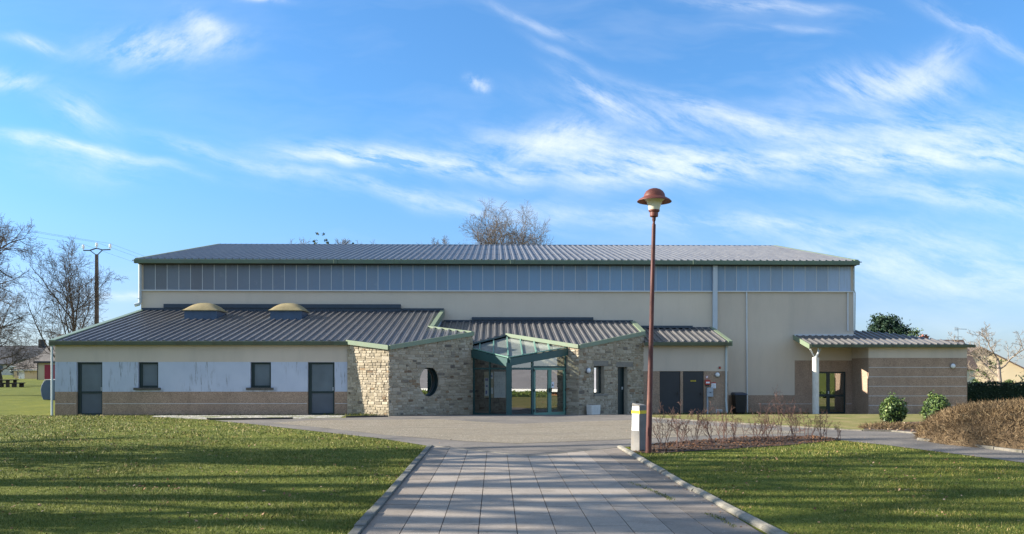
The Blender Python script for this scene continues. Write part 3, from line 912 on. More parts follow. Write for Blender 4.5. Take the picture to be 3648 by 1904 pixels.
def window(x0, x1, z0, z1, y, sill=True, split=None, fr=.08, pane='glass_frosted', lower=None, name='window', frm='frame_dark', dep=.06):
    """framed window or glazed door set in a wall facing -Y; the pane carries the object"""
    b = MB()
    b.box(x0, x0 + fr * 1.6, y, y + dep, z0, z1); b.box(x1 - fr, x1, y, y + dep, z0, z1)
    b.box(x0 + fr * 1.6, x1 - fr, y, y + dep, z1 - fr, z1); b.box(x0 + fr * 1.6, x1 - fr, y, y + dep, z0, z0 + fr)
    if split: b.box(x0 + fr * 1.6, x1 - fr, y, y + dep, split - .04, split + .04)
    f = b.build(name, frm, H, bevel=.004)
    b = MB()
    b.box(x0 + fr, x1 - fr * .5, y + .03, y + .045, (split + .02) if split else z0 + fr * .6, z1 - fr * .6)
    b.build('pane', pane, f)
    if split:
        b = MB(); b.box(x0 + fr, x1 - fr * .5, y + .03, y + .045, z0 + fr * .6, split - .02)
        b.build('lower_panel', lower or pane, f)
    if sill:
        b = MB(); b.box(x0 - .15, x1 + .1, y - .19, y + .02, z0 - .09, z0)
        b.build('sill', 'sill', f, bevel=.01)
    return f


for w in (W1, W2): window(*w, LY + .11)
for d in (D1, D2):
    f = window(*d, LY + .11, sill=False, split=.86, lower='panel_grey', name='glazed_door')
    b = MB(); b.box(d[1] - .085, d[1] - .06, LY + .07, LY + .115, .92, 1.06); b.build('handle', 'zinc', f)

# --- roof light domes
for x0, x1 in ((-13.88, -12.44), (-10.07, -8.67)):
    y0, y1 = 37.2, 38.45
    ztop = 4.36
    b = MB()
    b.prism([(x0, y0), (x1, y0), (x1, y1), (x0, y1)], lambda x, y: lz(x, y) - .05, ztop)
    cu = b.build('skylight', 'curb_blue', H)
    b = MB()
    n = 18
    e = .07
    vs = []
    for j in range(n + 1):
        for i in range(n + 1):
            u, v = i / n * 2 - 1, j / n * 2 - 1
            h = max(0, (1 - abs(u) ** 2.4) * (1 - abs(v) ** 2.4)) ** .75
            vs.append((x0 - e + (x1 - x0 + 2 * e) * i / n, y0 - e + (y1 - y0 + 2 * e) * j / n, ztop + .03 + .36 * h))
    b.add(vs, [(j * (n + 1) + i, j * (n + 1) + i + 1, (j + 1) * (n + 1) + i + 1, (j + 1) * (n + 1) + i) for j in range(n) for i in range(n)])
    b.build('dome', 'dome', cu, smooth=True)
    b = MB()
    b.box(x0 - e - .01, x1 + e + .01, y0 - e - .01, y1 + e + .01, ztop + .002, ztop + .032)
    b.build('rim', 'dome', cu)

# --- rubble stone walls
SR = random.Random(11)


def clip_top(poly, f):
    """clip an (s, z) polygon below z = f(s), f linear"""
    out = []
    n = len(poly)
    for i in range(n):
        a, c = poly[i], poly[(i + 1) % n]
        da, dc = f(a[0]) - a[1], f(c[0]) - c[1]
        if da >= 0: out.append(a)
        if (da >= 0) != (dc >= 0):
            k = da / (da - dc); out.append((a[0] + (c[0] - a[0]) * k, a[1] + (c[1] - a[1]) * k))
    return out


def stone_wall(name, A, B, z0, ztop, rects=(), circ=None, depth=.3, label=None, start=0.):
    """rubble wall face from A to B (outside is on the right-hand side of A->B seen from above)"""
    A = Vector((*A, 0)); B = Vector((*B, 0)); L = (B - A).length; d = (B - A) / L
    nrm = Vector((d.y, -d.x, 0))
    pt = lambda s, z, o: A + d * s + nrm * o + Vector((0, 0, z))
    b = MB()
    # mortar face with openings
    ss = sorted({start, L, *[q for r in rects for q in r[:2]]} | ({circ[0] - circ[2] * 1.3, circ[0] + circ[2] * 1.3} if circ else set()))
    zs = sorted({z0, *[q for r in rects for q in r[2:]]} | ({circ[1] - circ[2] * 1.3, circ[1] + circ[2] * 1.3} if circ else set()))
    for i in range(len(ss) - 1):
        cs = (ss[i] + ss[i + 1]) / 2
        for k in range(len(zs)):
            top = k == len(zs) - 1
            cz = zs[k] + .05 if top else (zs[k] + zs[k + 1]) / 2
            if any(r[0] < cs < r[1] and r[2] < cz < r[3] for r in rects): continue
            if circ and abs(cs - circ[0]) < circ[2] * 1.2 and abs(cz - circ[1]) < circ[2] * 1.2 and not top: continue
            za, zb = (ztop(ss[i]), ztop(ss[i + 1])) if top else (zs[k + 1], zs[k + 1])
            b.add([pt(ss[i], zs[k], 0), pt(ss[i + 1], zs[k], 0), pt(ss[i + 1], zb, 0), pt(ss[i], za, 0)], [(0, 1, 2, 3)], 0)
    for r in rects:
        for (sa, za), (sb, zb) in (((r[0], r[2]), (r[0], r[3])), ((r[0], r[3]), (r[1], r[3])), ((r[1], r[3]), (r[1], r[2])), ((r[1], r[2]), (r[0], r[2]))):
            b.add([pt(sa, za, .02), pt(sb, zb, .02), pt(sb, zb, -depth), pt(sa, za, -depth)], [(0, 1, 2, 3), (3, 2, 1, 0)], 0)
    if circ:
        n = 48; R = circ[2] * 1.3
        for j in range(n):
            a0, a1 = 2 * math.pi * j / n, 2 * math.pi * (j + 1) / n
            q = []
            for a in (a0, a1):
                c_, s_ = math.cos(a), math.sin(a); k = R / max(abs(c_), abs(s_))
                q.append(((circ[0] + circ[2] * circ[3] * c_, circ[1] + circ[2] * s_), (circ[0] + k * c_, circ[1] + k * s_)))
            b.add([pt(*q[0][0], 0), pt(*q[0][1], 0), pt(*q[1][1], 0), pt(*q[1][0], 0)], [(0, 1, 2, 3)], 0)
            b.add([pt(*q[0][0], .02), pt(*q[1][0], .02), pt(*q[1][0], -depth), pt(*q[0][0], -depth)], [(0, 1, 2, 3), (3, 2, 1, 0)], 0)
    # stones in rough courses, some courses split in two, some stones standing over two
    z = z0
    zmax = max(ztop(0), ztop(L))
    gap = .007
    while z < zmax:
        h = SR.choice((.065, .08, .09, .10, .12, .15))
        s = start - SR.uniform(0, .2)
        while s < L:
            w = min(.5, h * SR.uniform(.8, 2.8) + .04)
            cells = [(s, s + w, z, z + h)]
            if h >= .13 and SR.random() < .38:
                k = SR.uniform(.4, .6); m_ = s + w * SR.uniform(.3, .7)
                cells = [(s, s + w, z, z + h * k), (s, m_, z + h * k, z + h), (m_, s + w, z + h * k, z + h)]
            for (sa, sb, za, zb) in cells:
                sa, sb = max(sa, start), min(sb, L)
                if sb - sa < .03: continue
                for r in rects:      # trim at openings
                    if za < r[3] - .01 and zb > r[2] + .01:
                        if sa < r[0] < sb: sb = r[0] if r[0] - sa > sb - r[1] else sb
                        if sa < r[1] < sb and sb > r[1]: sa = r[1]
                if sb - sa < .03 or any(sa >= r[0] - .01 and sb <= r[1] + .01 and za < r[3] - .03 and zb > r[2] + .03 for r in rects): continue
                g = gap * SR.uniform(.7, 1.6)
                a_, c_, e_, f_ = sa + g, sb - g, za + g, zb - g
                j = lambda k: SR.uniform(-k, k)
                ch = min(c_ - a_, f_ - e_) * .16
                poly = [(a_ + ch, e_ + j(.006)), (c_ - ch, e_ + j(.006)), (c_ + j(.004), e_ + ch), (c_ + j(.004), f_ - ch), (c_ - ch, f_ + j(.006)), (a_ + ch, f_ + j(.006)), (a_ + j(.004), f_ - ch), (a_ + j(.004), e_ + ch)]
                if circ:
                    dc = [math.hypot((p[0] - circ[0]) / circ[3], p[1] - circ[1]) for p in poly]
                    if min(dc) < circ[2] and math.hypot(((a_ + c_) / 2 - circ[0]) / circ[3], (e_ + f_) / 2 - circ[1]) < circ[2]: continue
                    poly = [p if dd > circ[2] + .005 else (circ[0] + (p[0] - circ[0]) / dd * (circ[2] + .006), circ[1] + (p[1] - circ[1]) / dd * (circ[2] + .006)) for p, dd in zip(poly, dc)]
                poly = clip_top(poly, ztop)
                if len(poly) < 3: continue
                pr = SR.uniform(.012, .034)
                cs = sum(p[0] for p in poly) / len(poly); cz = sum(p[1] for p in poly) / len(poly)
                tn = SR.choice((SR.random(), SR.uniform(.2, .72), SR.uniform(.2, .72)))
                n = len(poly)
                tilt = SR.uniform(-.06, .06), SR.uniform(-.06, .06)
                inner = [(cs + (p[0] - cs) * .88, cz + (p[1] - cz) * .84) for p in poly]
                vs = [pt(p[0], p[1], -.005) for p in poly] + [pt(p[0], p[1], pr * .55) for p in poly] + [pt(p[0], p[1], pr + (p[0] - cs) * tilt[0] + (p[1] - cz) * tilt[1]) for p in inner]
                fs = [(i, (i + 1) % n, n + (i + 1) % n, n + i) for i in range(n)] + [(n + i, n + (i + 1) % n, 2 * n + (i + 1) % n, 2 * n + i) for i in range(n)] + [tuple(range(2 * n, 3 * n))]
                b.add(vs, fs, 1, tn)
            s += w
        z += h
    o = b.build(name, ['mortar', 'stone'], H, tint=True, label=label)
    return o, pt


zt = lambda z_a, z_b, L: (lambda s: z_a + (z_b - z_a) * s / L)
LA = math.dist((-5.70, 32.06), (-3.97, 30.95)); LB = math.dist((-3.97, 30.95), (-.94, 33.93))
stone_wall('stone_wall', (-5.72, 32.06), (-3.97, 30.95), -.05, zt(lz(0, 32.06) - .05, lz(0, 30.95) - .05, LA), label='sunlit narrow left face of the left stone block')
RW = (1.93, 1.265, .575, .83)
o, pt = stone_wall('stone_wall', (-3.97, 30.95), (-.94, 33.93), -.2, zt(lz(0, 30.95) - .06, lz(0, 33.93) - .06, LB), circ=RW, label='shaded stone face with the round window')
b = MB()
n = 48
ring = lambda r: [(RW[0] + r * RW[3] * math.cos(2 * math.pi * j / n), RW[1] + r * math.sin(2 * math.pi * j / n)) for j in range(n)]
ro, ri = ring(RW[2] - .002), ring(RW[2] - .075)
for j in range(n):
    k = (j + 1) % n
    b.add([pt(*ro[j], -.16), pt(*ro[k], -.16), pt(*ri[k], -.16), pt(*ri[j], -.16)], [(0, 1, 2, 3)])
    b.add([pt(*ri[j], -.16), pt(*ri[k], -.16), pt(*ri[k], -.24), pt(*ri[j], -.24)], [(0, 1, 2, 3)])
    b.add([pt(*ro[k], -.16), pt(*ro[j], -.16), pt(*ro[j], -.02), pt(*ro[k], -.02)], [(0, 1, 2, 3)])
rw = b.build('round_window', 'frame_dark', H)
b = MB(); b.add([pt(*q, -.20) for q in ring(RW[2] - .07)], [tuple(range(n))])
b.build('pane', 'glass_round', rw)

# right stone block: door and narrow window in its receding face
RA, RB = (3.40, 33.8), (6.64, 37.04)
LR = math.dist(RA, RB)
mz = lambda x, y: 4.05 - .2163 * (40 - y)
RWIN = (.98, 1.66, .71, 1.88); RDOOR = (2.62, 3.32, -.26, 1.84)
o, ptr = stone_wall('stone_wall', RA, RB, -.4, zt(mz(0, 33.8) - .06, mz(0, 37.04) - .06, LR), rects=(RWIN, RDOOR, (.93, 1.95, 1.88, 2.10), (2.5, 3.75, 1.84, 2.06)), depth=.28, label='shaded stone face with narrow window and dark door')
b = MB()
for s0, s1, z0, z1 in ((.935, 1.945, 1.885, 2.095), (2.505, 3.745, 1.845, 2.055)):
    b.hexa([ptr(s0, z0, -.1), ptr(s1, z0, -.1), ptr(s1, z0, .02), ptr(s0, z0, .02)], [ptr(s0, z1, -.1), ptr(s1, z1, -.1), ptr(s1, z1, .02), ptr(s0, z1, .02)])
b.split('lintel', 'lintel', o)


def oblique(b, pt, s0, s1, z0, z1, o0, o1):
    return b.hexa([pt(s0, z0, o0), pt(s1, z0, o0), pt(s1, z0, o1), pt(s0, z0, o1)], [pt(s0, z1, o0), pt(s1, z1, o0), pt(s1, z1, o1), pt(s0, z1, o1)])


b = MB()
s0, s1, z0, z1 = RWIN
for q in ((s0, s0 + .07, z0, z1), (s1 - .07, s1, z0, z1), (s0 + .07, s1 - .07, z0, z0 + .07), (s0 + .07, s1 - .07, z1 - .07, z1)): oblique(b, ptr, *q, -.24, -.16)
nw = b.build('window', 'frame_dark', H, label='narrow dark framed window in the right stone block')
b = MB(); oblique(b, ptr, s0 + .06, s1 - .06, z0 + .06, z1 - .06, -.21, -.20); b.build('pane', 'glass_round', nw)
b = MB(); oblique(b, ptr, s0 - .03, s1 + .25, z0 - .08, z0 - .005, -.2, .06); b.build('sill', 'lintel', nw)
b = MB()
s0, s1, z0, z1 = RDOOR
oblique(b, ptr, s0, s1, z0, z1, -.27, -.2)
for q in ((s0, s0 + .06, z0, z1), (s1 - .06, s1, z0, z1), (s0 + .06, s1 - .06, z1 - .06, z1)): oblique(b, ptr, *q, -.2, -.17)
oblique(b, ptr, s0 + .06, s1 - .06, .75, .82, -.2, -.18)
sd = b.build('door', 'frame_dark', H, label='dark door recessed in the right stone block')
b = MB(); oblique(b, ptr, s1 - .16, s1 - .12, .86, .98, -.2, -.14); b.build('handle', 'zinc', sd)
# its short left face, running on inside the porch
LC = math.dist((1.75, 35.32), RA)
o, _ = stone_wall('stone_wall', (1.75, 35.32), RA, -.3, zt(mz(0, 35.32) - .1, mz(0, 33.8) - .06, LC), label='left face of the right stone block beside the glazed porch')
b = MB()
b.box(-6, 6.6, 37.2, 37.3, -.4, 3.3)
b.add([(-.97, 33.98, -.3), (-.97, 37.2, -.3), (-.97, 37.2, 3.3), (-.97, 33.98, 2.9)], [(0, 1, 2, 3), (3, 2, 1, 0)])
b.build('lobby_wall', 'lobby', H)
b = MB(); b.prism([(-.96, 33.95), (.52, 32.32), (3.4, 34.6), (3.4, 37.2), (-.96, 37.2)], -.3, -.13); b.build('lobby_floor', 'lobby_floor', H)

# --- entrance roof
MP = [(-2.58, 39.95), (-2.58, 35.3), (-.96, 34.5), (.48, 36.46), (3.40, 33.80), (6.64, 37.04), (6.64, 39.95)]
mr = ribbed_roof('entrance_roof', MP, mz, step=.30, x_off=.05)
b = MB()
b.fascia((3.40, 33.78, mz(0, 33.8) + .05), (6.66, 37.04, mz(0, 37.04) + .05), .17, .07)
b.fascia((.48, 36.42, mz(0, 36.46) + .05), (3.40, 33.78, mz(0, 33.8) + .05), .16, .07)
b.hexa([(6.50, 37.0, mz(0, 37.0) - .2), (6.72, 37.0, mz(0, 37.0) - .2), (6.72, 37.0, mz(0, 37.0) + .06), (6.50, 37.0, mz(0, 37.0) + .06)], [(6.50, 39.95, mz(0, 39.95) - .2), (6.72, 39.95, mz(0, 39.95) - .2), (6.72, 39.95, mz(0, 39.95) + .06), (6.50, 39.95, mz(0, 39.95) + .06)])
b.split('verge_trim', 'trim_pale', mr)
b = MB(); b.fascia((-.96, 34.46, mz(0, 34.5) - .01), (.48, 36.42, mz(0, 36.46) - .01), .06, .04)
b.build('dark_edge', 'flash_blue', mr)
b = MB(); b.box(-2.5, 6.62, 39.86, 39.98, 4.04, 4.12); b.box(-1.15, 4.69, 39.72, 39.9, 4.12, 4.25); b.box(-1.15, 4.69, 39.78, 39.9, 3.98, 4.12)
b.build('ridge_flashing', 'flash_blue', mr)
b = MB(); b.add([(6.60, 37.05, -.5), (6.60, 40, -.5), (6.60, 40, 4.0), (6.60, 37.05, 3.35)], [(0, 1, 2, 3), (3, 2, 1, 0)])
b.build('entrance_side_wall', 'cream_dim', H)

# --- glazed porch: prow of glass between the two stone blocks
FP, LPT, RPT = (.51, 32.30), (-.95, 33.93), (2.93, 34.20)
gzf = lambda x, y: 3.16 - .235 * (36.4 - y)
b = MB()
b.bar((*FP, -.12), (*FP, 2.0), .20, .20)
pf = b.build('porch_frame', 'dark_green', H)
b = MB()
for a, c in ((FP, LPT), (FP, RPT)):
    za, zc = gzf(*a) - .03, gzf(*c) - .03
    b.fascia((*a, za), (*c, zc), .29 if c == RPT else .32, .09, out=1 if c == RPT else -1)
b.split('beam', 'dark_green', pf)
b = MB()
GP = [(.48, 36.38), (-.96, 34.44), LPT, FP, RPT]
b.add([(x, y, gzf(x, y)) for x, y in GP], [(4, 3, 2, 1, 0)])
pg = b.build('porch_roof', 'glass_roof', H, label='sloping glass roof of the entrance porch')
b = MB()
for x in (-.66, -.09, .49, 1.06, 1.63, 2.2):
    for ya, yb in ribs_in(GP, x): b.bar((x, ya, gzf(x, ya) + .02), (x, yb, gzf(x, yb) + .02), .05, .07)
b.split('glazing_bar', 'mid_green', pg)
b = MB()
for a, c in ((FP, LPT), (FP, RPT)): b.bar((*a, gzf(*a) + .015), (*c, gzf(*c) + .015), .06, .04)
b.split('edge_trim', 'mid_green', pg)


def frame_fn(A, B):
    A = Vector((*A, 0)); B = Vector((*B, 0)); L = (B - A).length; d = (B - A) / L; nr = Vector((d.y, -d.x, 0))
    return (lambda s, z, o: A + d * s + nr * o + Vector((0, 0, z))), L


# left glazed side
pl, Ll = frame_fn(LPT, FP)
b = MB()
for s0, s1 in ((0, .06), (Ll - .14, Ll - .08), (.99, 1.05)): oblique(b, pl, s0, s1, -.12, 2.3, -.08, -.02)
oblique(b, pl, .06, Ll - .14, -.12, -.02, -.079, -.021); oblique(b, pl, .06, Ll - .14, 1.74, 1.81, -.079, -.021)
lg = b.build('glazed_side', 'dark_green', H)
b = MB(); b.add([pl(.03, -.1, -.05), pl(Ll - .1, -.1, -.05), pl(Ll - .1, 2.1, -.05), pl(.03, 2.5, -.05)], [(0, 1, 2, 3)])
b.build('pane', 'glass_clear', lg)
# right glazed side with double door
prr, Lr = frame_fn(FP, RPT)
b = MB()
DS = 1.30
for s0, s1 in ((.1, .17), (DS - .1, DS), (Lr - .06, Lr)): oblique(b, prr, s0, s1, -.14, 2.3 if s0 > .2 else 2.0, -.08, -.02)
oblique(b, prr, .17, DS - .1, -.14, -.03, -.079, -.021); oblique(b, prr, .17, DS - .1, 1.73, 1.81, -.079, -.021); oblique(b, prr, DS, Lr - .06, 1.82, 1.88, -.079, -.021)
rg = b.build('glazed_side', 'dark_green', H)
b = MB(); b.add([prr(.12, -.1, -.05), prr(DS - .05, -.1, -.05), prr(DS - .05, 2.2, -.05), prr(.12, 2.0, -.05)], [(0, 1, 2, 3)])
b.add([prr(DS - .05, 1.84, -.05), prr(Lr - .03, 1.84, -.05), prr(Lr - .03, 2.55, -.05), prr(DS - .05, 2.2, -.05)], [(0, 1, 2, 3)])
b.build('pane', 'glass_clear', rg)
mid_ = (DS + Lr - .06) / 2
for s0, s1, hs in ((DS + .005, mid_ - .003, 1), (mid_ + .003, Lr - .065, 0)):
    b = MB()
    fr = .085
    for q in ((s0, s0 + fr, -.12, 1.81), (s1 - fr, s1, -.12, 1.81), (s0 + fr, s1 - fr, -.12, .0), (s0 + fr, s1 - fr, 1.72, 1.81)): oblique(b, prr, *q, -.075, -.01)
    df = b.build('entrance_door', 'mid_green', H)
    b = MB(); b.add([prr(s0 + fr * .6, -.05, -.045), prr(s1 - fr * .6, -.05, -.045), prr(s1 - fr * .6, 1.76, -.045), prr(s0 + fr * .6, 1.76, -.045)], [(0, 1, 2, 3)])
    b.build('pane', 'glass_clear', df)
    b = MB()
    sx = s1 - .05 if hs else s0 + .05
    oblique(b, prr, sx - .012, sx + .012, .80, .98, -.01, .04); b.build('handle', 'iron', df)
    b = MB()
    hx = s0 if hs else s1
    for zz in (.05, .85, 1.66): oblique(b, prr, hx - .02, hx + .02, zz, zz + .09, -.01, .02)
    b.split('hinge', 'iron', df)

# --- service wing
sz = lambda x, y: 2.97 + .24 * (y - 36.75)
b = MB()
S1, S2 = (7.35, 8.28, -.30, 1.66), (8.40, 9.33, -.30, 1.66)
VN = (9.89, 10.16, -.22, -.06)
wall_y(b, 6.60, 10.44, 37, .06, [(-.6, 1.665, 1), (1.665, 9, 0)], [S1, S2], -.6, 2.95)
b.add([(10.44, 37, -.6), (10.44, 40, -.6), (10.44, 40, 3.6), (10.44, 37, 2.95)], [(0, 1, 2, 3)], 0)
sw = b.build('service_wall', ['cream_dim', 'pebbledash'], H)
b = MB()
for zz in (.1, .62, 1.13):
    for x0, x1 in ((6.62, 7.33), (9.35, 10.42)): b.box(x0, x1, 36.996, 37.01, zz, zz + .012)
b.split('groove', 'lintel', sw)
sr = ribbed_roof('service_roof', [(6.66, 36.75), (10.48, 36.75), (10.48, 39.95), (6.66, 39.95)], sz, step=.31, x_off=.1)
b = MB(); b.box(6.62, 10.50, 36.64, 36.75, 2.80, 2.955); b.build('gutter', 'trim_olive', sr, bevel=.01)
b = MB()
b.hexa([(10.36, 36.66, sz(0, 36.66) - .17), (10.54, 36.66, sz(0, 36.66) - .17), (10.54, 36.66, sz(0, 36.66) + .06), (10.36, 36.66, sz(0, 36.66) + .06)], [(10.36, 39.95, sz(0, 39.95) - .17), (10.54, 39.95, sz(0, 39.95) - .17), (10.54, 39.95, sz(0, 39.95) + .06), (10.36, 39.95, sz(0, 39.95) + .06)])
b.split('verge_trim', 'trim_pale', sr)
b = MB(); b.box(6.7, 10.46, 39.88, 39.98, 3.72, 3.79); b.box(7.0, 9.5, 39.76, 39.9, 3.74, 3.85); b.build('ridge_flashing', 'flash_blue', sr)
for d in (S1, S2):
    b = MB(); b.box(d[0] + .012, d[1] - .012, 37.03, 37.07, d[2], d[3] - .012)
    sdo = b.build('service_door', 'charcoal', H, bevel=.004)
    b = MB(); b.box(d[1] - .13, d[1] - .105, 36.99, 37.03, .58, .72); b.box(d[1] - .2, d[1] - .105, 36.985, 37.0, .67, .69); b.build('handle', 'iron', sdo)
b = MB(); b.tube([(10.33, 36.94, 2.82), (10.33, 36.94, .55), (10.32, 36.94, .35), (10.37, 36.94, -.35)], .048, 10)
b.build('downpipe', 'pipe_pale', H, label='pale downpipe at the right corner of the service wing')
b = MB(); b.box(VN[0], VN[1], 36.97, 36.998, VN[2], VN[3])
vn = b.build('air_vent', 'white_paint', H)
b = MB()
for k in range(6): b.box(VN[0] + .02, VN[1] - .02, 36.955, 36.972, VN[2] + .015 + k * .022, VN[2] + .028 + k * .022)
b.build('grille', 'plastic_grey', vn)

# --- right wing with canopy
wz = lambda x, y: 2.90 + .245 * (y - 38)
b = MB()
CX, WY = 17.34, 38.2
wall_y(b, CX, 21.98, WY, .1, [(-.7, 2.28, 1), (2.28, 9, 0)], [], -.7, 2.86)
wzs = [-.7, 2.26, 2.9]
b.add([(CX, 40, -.7), (CX, WY, -.7), (CX, WY, 2.28), (CX, 40, 2.28)], [(0, 1, 2, 3)], 1)
b.add([(CX, 40, 2.28), (CX, WY, 2.28), (CX, WY, 2.9), (CX, 40, 3.3)], [(0, 1, 2, 3)], 0)
b.add([(21.98, WY, -.7), (19.4, 40.6, -.7), (19.4, 40.6, 3.3), (21.98, WY, 2.86)], [(0, 1, 2, 3)], 1)
b.add([(19.4, 40.6, -.7), (17.43, 41.6, -.7), (17.43, 41.6, 3.5), (19.4, 40.6, 3.3)], [(0, 1, 2, 3)], 1)
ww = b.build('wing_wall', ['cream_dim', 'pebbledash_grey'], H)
b = MB()
for zz in (.06, .50, .95, 1.39, 1.83): b.box(CX + .005, 21.95, WY - .004, WY + .01, zz, zz + .018)
b.split('groove', 'zinc_trim', ww)
WP = [(14.5, 38.0), (22.08, 38.0), (19.5, 40.45), (17.50, 41.4), (17.46, 39.98), (14.5, 39.98)]
wr = ribbed_roof('wing_roof', WP, wz, step=.31)
b = MB(); b.box(14.52, 22.2, 37.88, 38.0, 2.755, 2.89); b.build('gutter', 'trim_olive', wr, bevel=.01)
b = MB(); b.fascia((14.5, 39.98, wz(0, 39.98) + .03), (14.5, 37.9, wz(0, 37.9) + .03), .22, .05, out=1)
b.split('verge_trim', 'trim_pale', wr)
b = MB(); b.box(14.5, 17.46, 39.88, 39.995, wz(0, 39.98) - .01, wz(0, 39.98) + .06); b.build('ridge_flashing', 'zinc_trim', wr)
b = MB(); b.prism([(14.53, 38.02), (CX - .01, 38.02), (CX - .01, 39.99), (14.53, 39.99)], lambda x, y: wz(x, y) - .12, lambda x, y: wz(x, y) - .08); b.build('soffit', 'cream_dim', wr)
b = MB(); b.tube([(14.90, 38.3, -.4), (14.90, 38.3, 2.30)], .15, 24)
cc = b.build('canopy_column', 'concrete_white', H, smooth=False)
b = MB()
b.tube([(14.86, 38.3, 2.3), (14.55, 38.1, 2.68)], .022, 8); b.tube([(14.95, 38.3, 2.3), (15.15, 38.3, 2.72)], .022, 8)
b.tube([(14.98, 38.2, 2.74), (14.98, 38.2, 2.5), (14.9, 38.22, 2.36), (14.88, 38.25, 2.28)], .045, 10); b.tube([(14.86, 38.3, 2.28), (14.72, 38.5, 2.74)], .022, 8)
b.build('bracket', 'zinc', cc)
# side double door under the canopy
x0, x1, z0, z1 = DR
b = MB()
yd = 40.10
mx_ = (x0 + x1) / 2
for q in ((x0, x0 + .07, z0, z1), (x1 - .07, x1, z0, z1), (mx_ - .08, mx_ + .08, z0, z1 - .08)): b.box(q[0], q[1], yd, yd + .07, q[2], q[3])
b.box(x0 + .07, x1 - .07, yd + .001, yd + .07, z1 - .08, z1)
for q in ((x0 + .07, mx_ - .08), (mx_ + .08, x1 - .07)):
    b.box(*q, yd + .001, yd + .07, .42, .52); b.box(*q, yd + .001, yd + .07, z0, z0 + .08)
dd_ = b.build('side_door', 'frame_dark', H, label='glazed double door under the right canopy')
b = MB()
for q in ((x0 + .06, mx_ - .07), (mx_ + .07, x1 - .06)): b.box(*q, yd + .03, yd + .04, .5, z1 - .06)
b.build('pane', 'glass_door', dd_)
b = MB()
for q in ((x0 + .06, mx_ - .07), (mx_ + .07, x1 - .06)): b.box(*q, yd + .03, yd + .04, z0 + .05, .45)
b.build('lower_panel', 'glass_door', dd_)
b = MB(); b.box(mx_ - .02, mx_ + .02, yd - .05, yd, .55, .68); b.build('handle', 'zinc', dd_)
b = MB(); b.box(15.0, 17.3, 41.2, 41.3, -.5, 2.6); b.box(15.0, 17.3, 40.2, 41.2, -.55, -.44); b.build('corridor_wall', 'lobby', H)

# ------------------------------------------------------------------ things fixed to or standing by the building
def wall_lamp(loc, normal, r, label):
    """round bulkhead lamp; normal is the way it faces"""
    n = Vector(normal).normalized()
    M = n.to_track_quat('Z', 'Y').to_matrix()
    e = empty('wall_lamp', loc, label, 'wall lamp', 'round bulkhead lamps on the facade')
    MB().lathe([(0, 0), (r, 0), (r, .05), (r * .86, .06), (r * .86, .055)], n=28, M=M).build('housing', 'plastic_grey', e, local=True)
    MB().lathe([(r * .86, .055), (r * .8, .085), (r * .6, .115), (r * .3, .13), (0, .134)], n=28, M=M).build('diffuser', 'lamp_white', e, smooth=True, local=True)


n_r = Vector((1, -1, 0)).normalized()
wall_lamp(tuple(ptr(.53, 1.69, .03)), n_r, .125, 'white oval bulkhead lamp on the rough stone wall beside the narrow window')
wall_lamp((9.94, 36.995, 1.50), (0, -1, 0), .115, 'white round bulkhead lamp above the notice on the service wall')
wall_lamp((21.28, 38.195, 1.90), (0, -1, 0), .125, 'pale round bulkhead lamp high on the brown right wing wall')

e = empty('fire_alarm_box', (9.49, 36.99, 1.02), 'red alarm box above the grey meter box beside the dark service doors', 'alarm box')
b = MB(); b.box(-.12, .12, -.1, 0, .03, .26); b.build('case', 'red_box', e, bevel=.02, local=True)
b = MB(); b.box(-.085, .085, -.104, -.098, .10, .17); b.build('label_plate', 'paper', e, local=True)
b = MB(); b.box(-.07, .07, -.085, -.01, -.03, .032); b.build('sounder', 'iron', e, local=True)
e = empty('meter_box', (9.585, 36.99, .52), 'grey two door meter box on a conduit under the red alarm box', 'meter box')
b = MB(); b.box(-.14, .14, -.14, 0, 0, .20); b.box(-.14, .14, -.14, 0, .215, .41); b.box(-.13, .13, -.12, 0, .2, .215); b.build('case', 'grey_box', e, bevel=.008, local=True)
b = MB(); b.box(-.02, .05, -.15, -.14, .17, .195); b.build('latch', 'iron', e, local=True)
b = MB(); b.tube([(-.10, -.05, 0), (-.10, -.05, -.86)], .04, 10); b.build('conduit', 'grey_box', e, local=True)
e = empty('notice', (9.78, 36.985, .90), 'white notice sheet with a red heading on the service wall', 'notice')
b = MB(); b.box(-.1, .1, 0, .012, 0, .22); b.build('sheet', 'paper', e, local=True)
b = MB(); b.box(-.1, .1, -.003, .0125, .22, .26); b.build('heading', 'ink_red', e, local=True)
b = MB()
for k in range(6): b.box(-.075, .07 - .02 * (k % 3), -.002, 0, .03 + k * .03, .038 + k * .03)
b.build('text_lines', 'plastic_grey', e, local=True)
e = empty('no_smoking_sign', (9.475, 36.99, 1.40), 'small white round no smoking sign above the red alarm box', 'sign')
MB().lathe([(0, 0), (.07, 0), (.07, .006), (0, .006)], n=24, M=Matrix.Rotation(rad(90), 3, 'X')).build('disc', 'paper', e, local=True)
b = MB().lathe([(.052, .006), (.068, .006), (.068, .009), (.052, .009), (.052, .006)], n=24, M=Matrix.Rotation(rad(90), 3, 'X'))
b.bar((-.042, -.008, .042), (.042, -.008, -.042), .003, .016, up=(0, 1, 0))
b.build('symbol', 'red_box', e, local=True)
e = empty('alarm_beacon', (10.05, 36.99, 1.77), 'tiny red alarm beacon high on the service wall', 'alarm')
b = MB(); b.box(-.045, .045, -.02, 0, 0, .1); b.build('base_plate', 'iron', e, local=True)
b = MB(); b.box(-.04, .04, -.06, -.02, .008, .092); b.build('lens', 'red_box', e, bevel=.015, local=True)
e = empty('door_sign', (8.87, 37.028, 1.20), 'small yellow warning strip on the dark service door', 'sign')
b = MB(); b.box(-.12, .12, -.006, 0, 0, .055); b.build('strip', 'yellow', e, local=True)
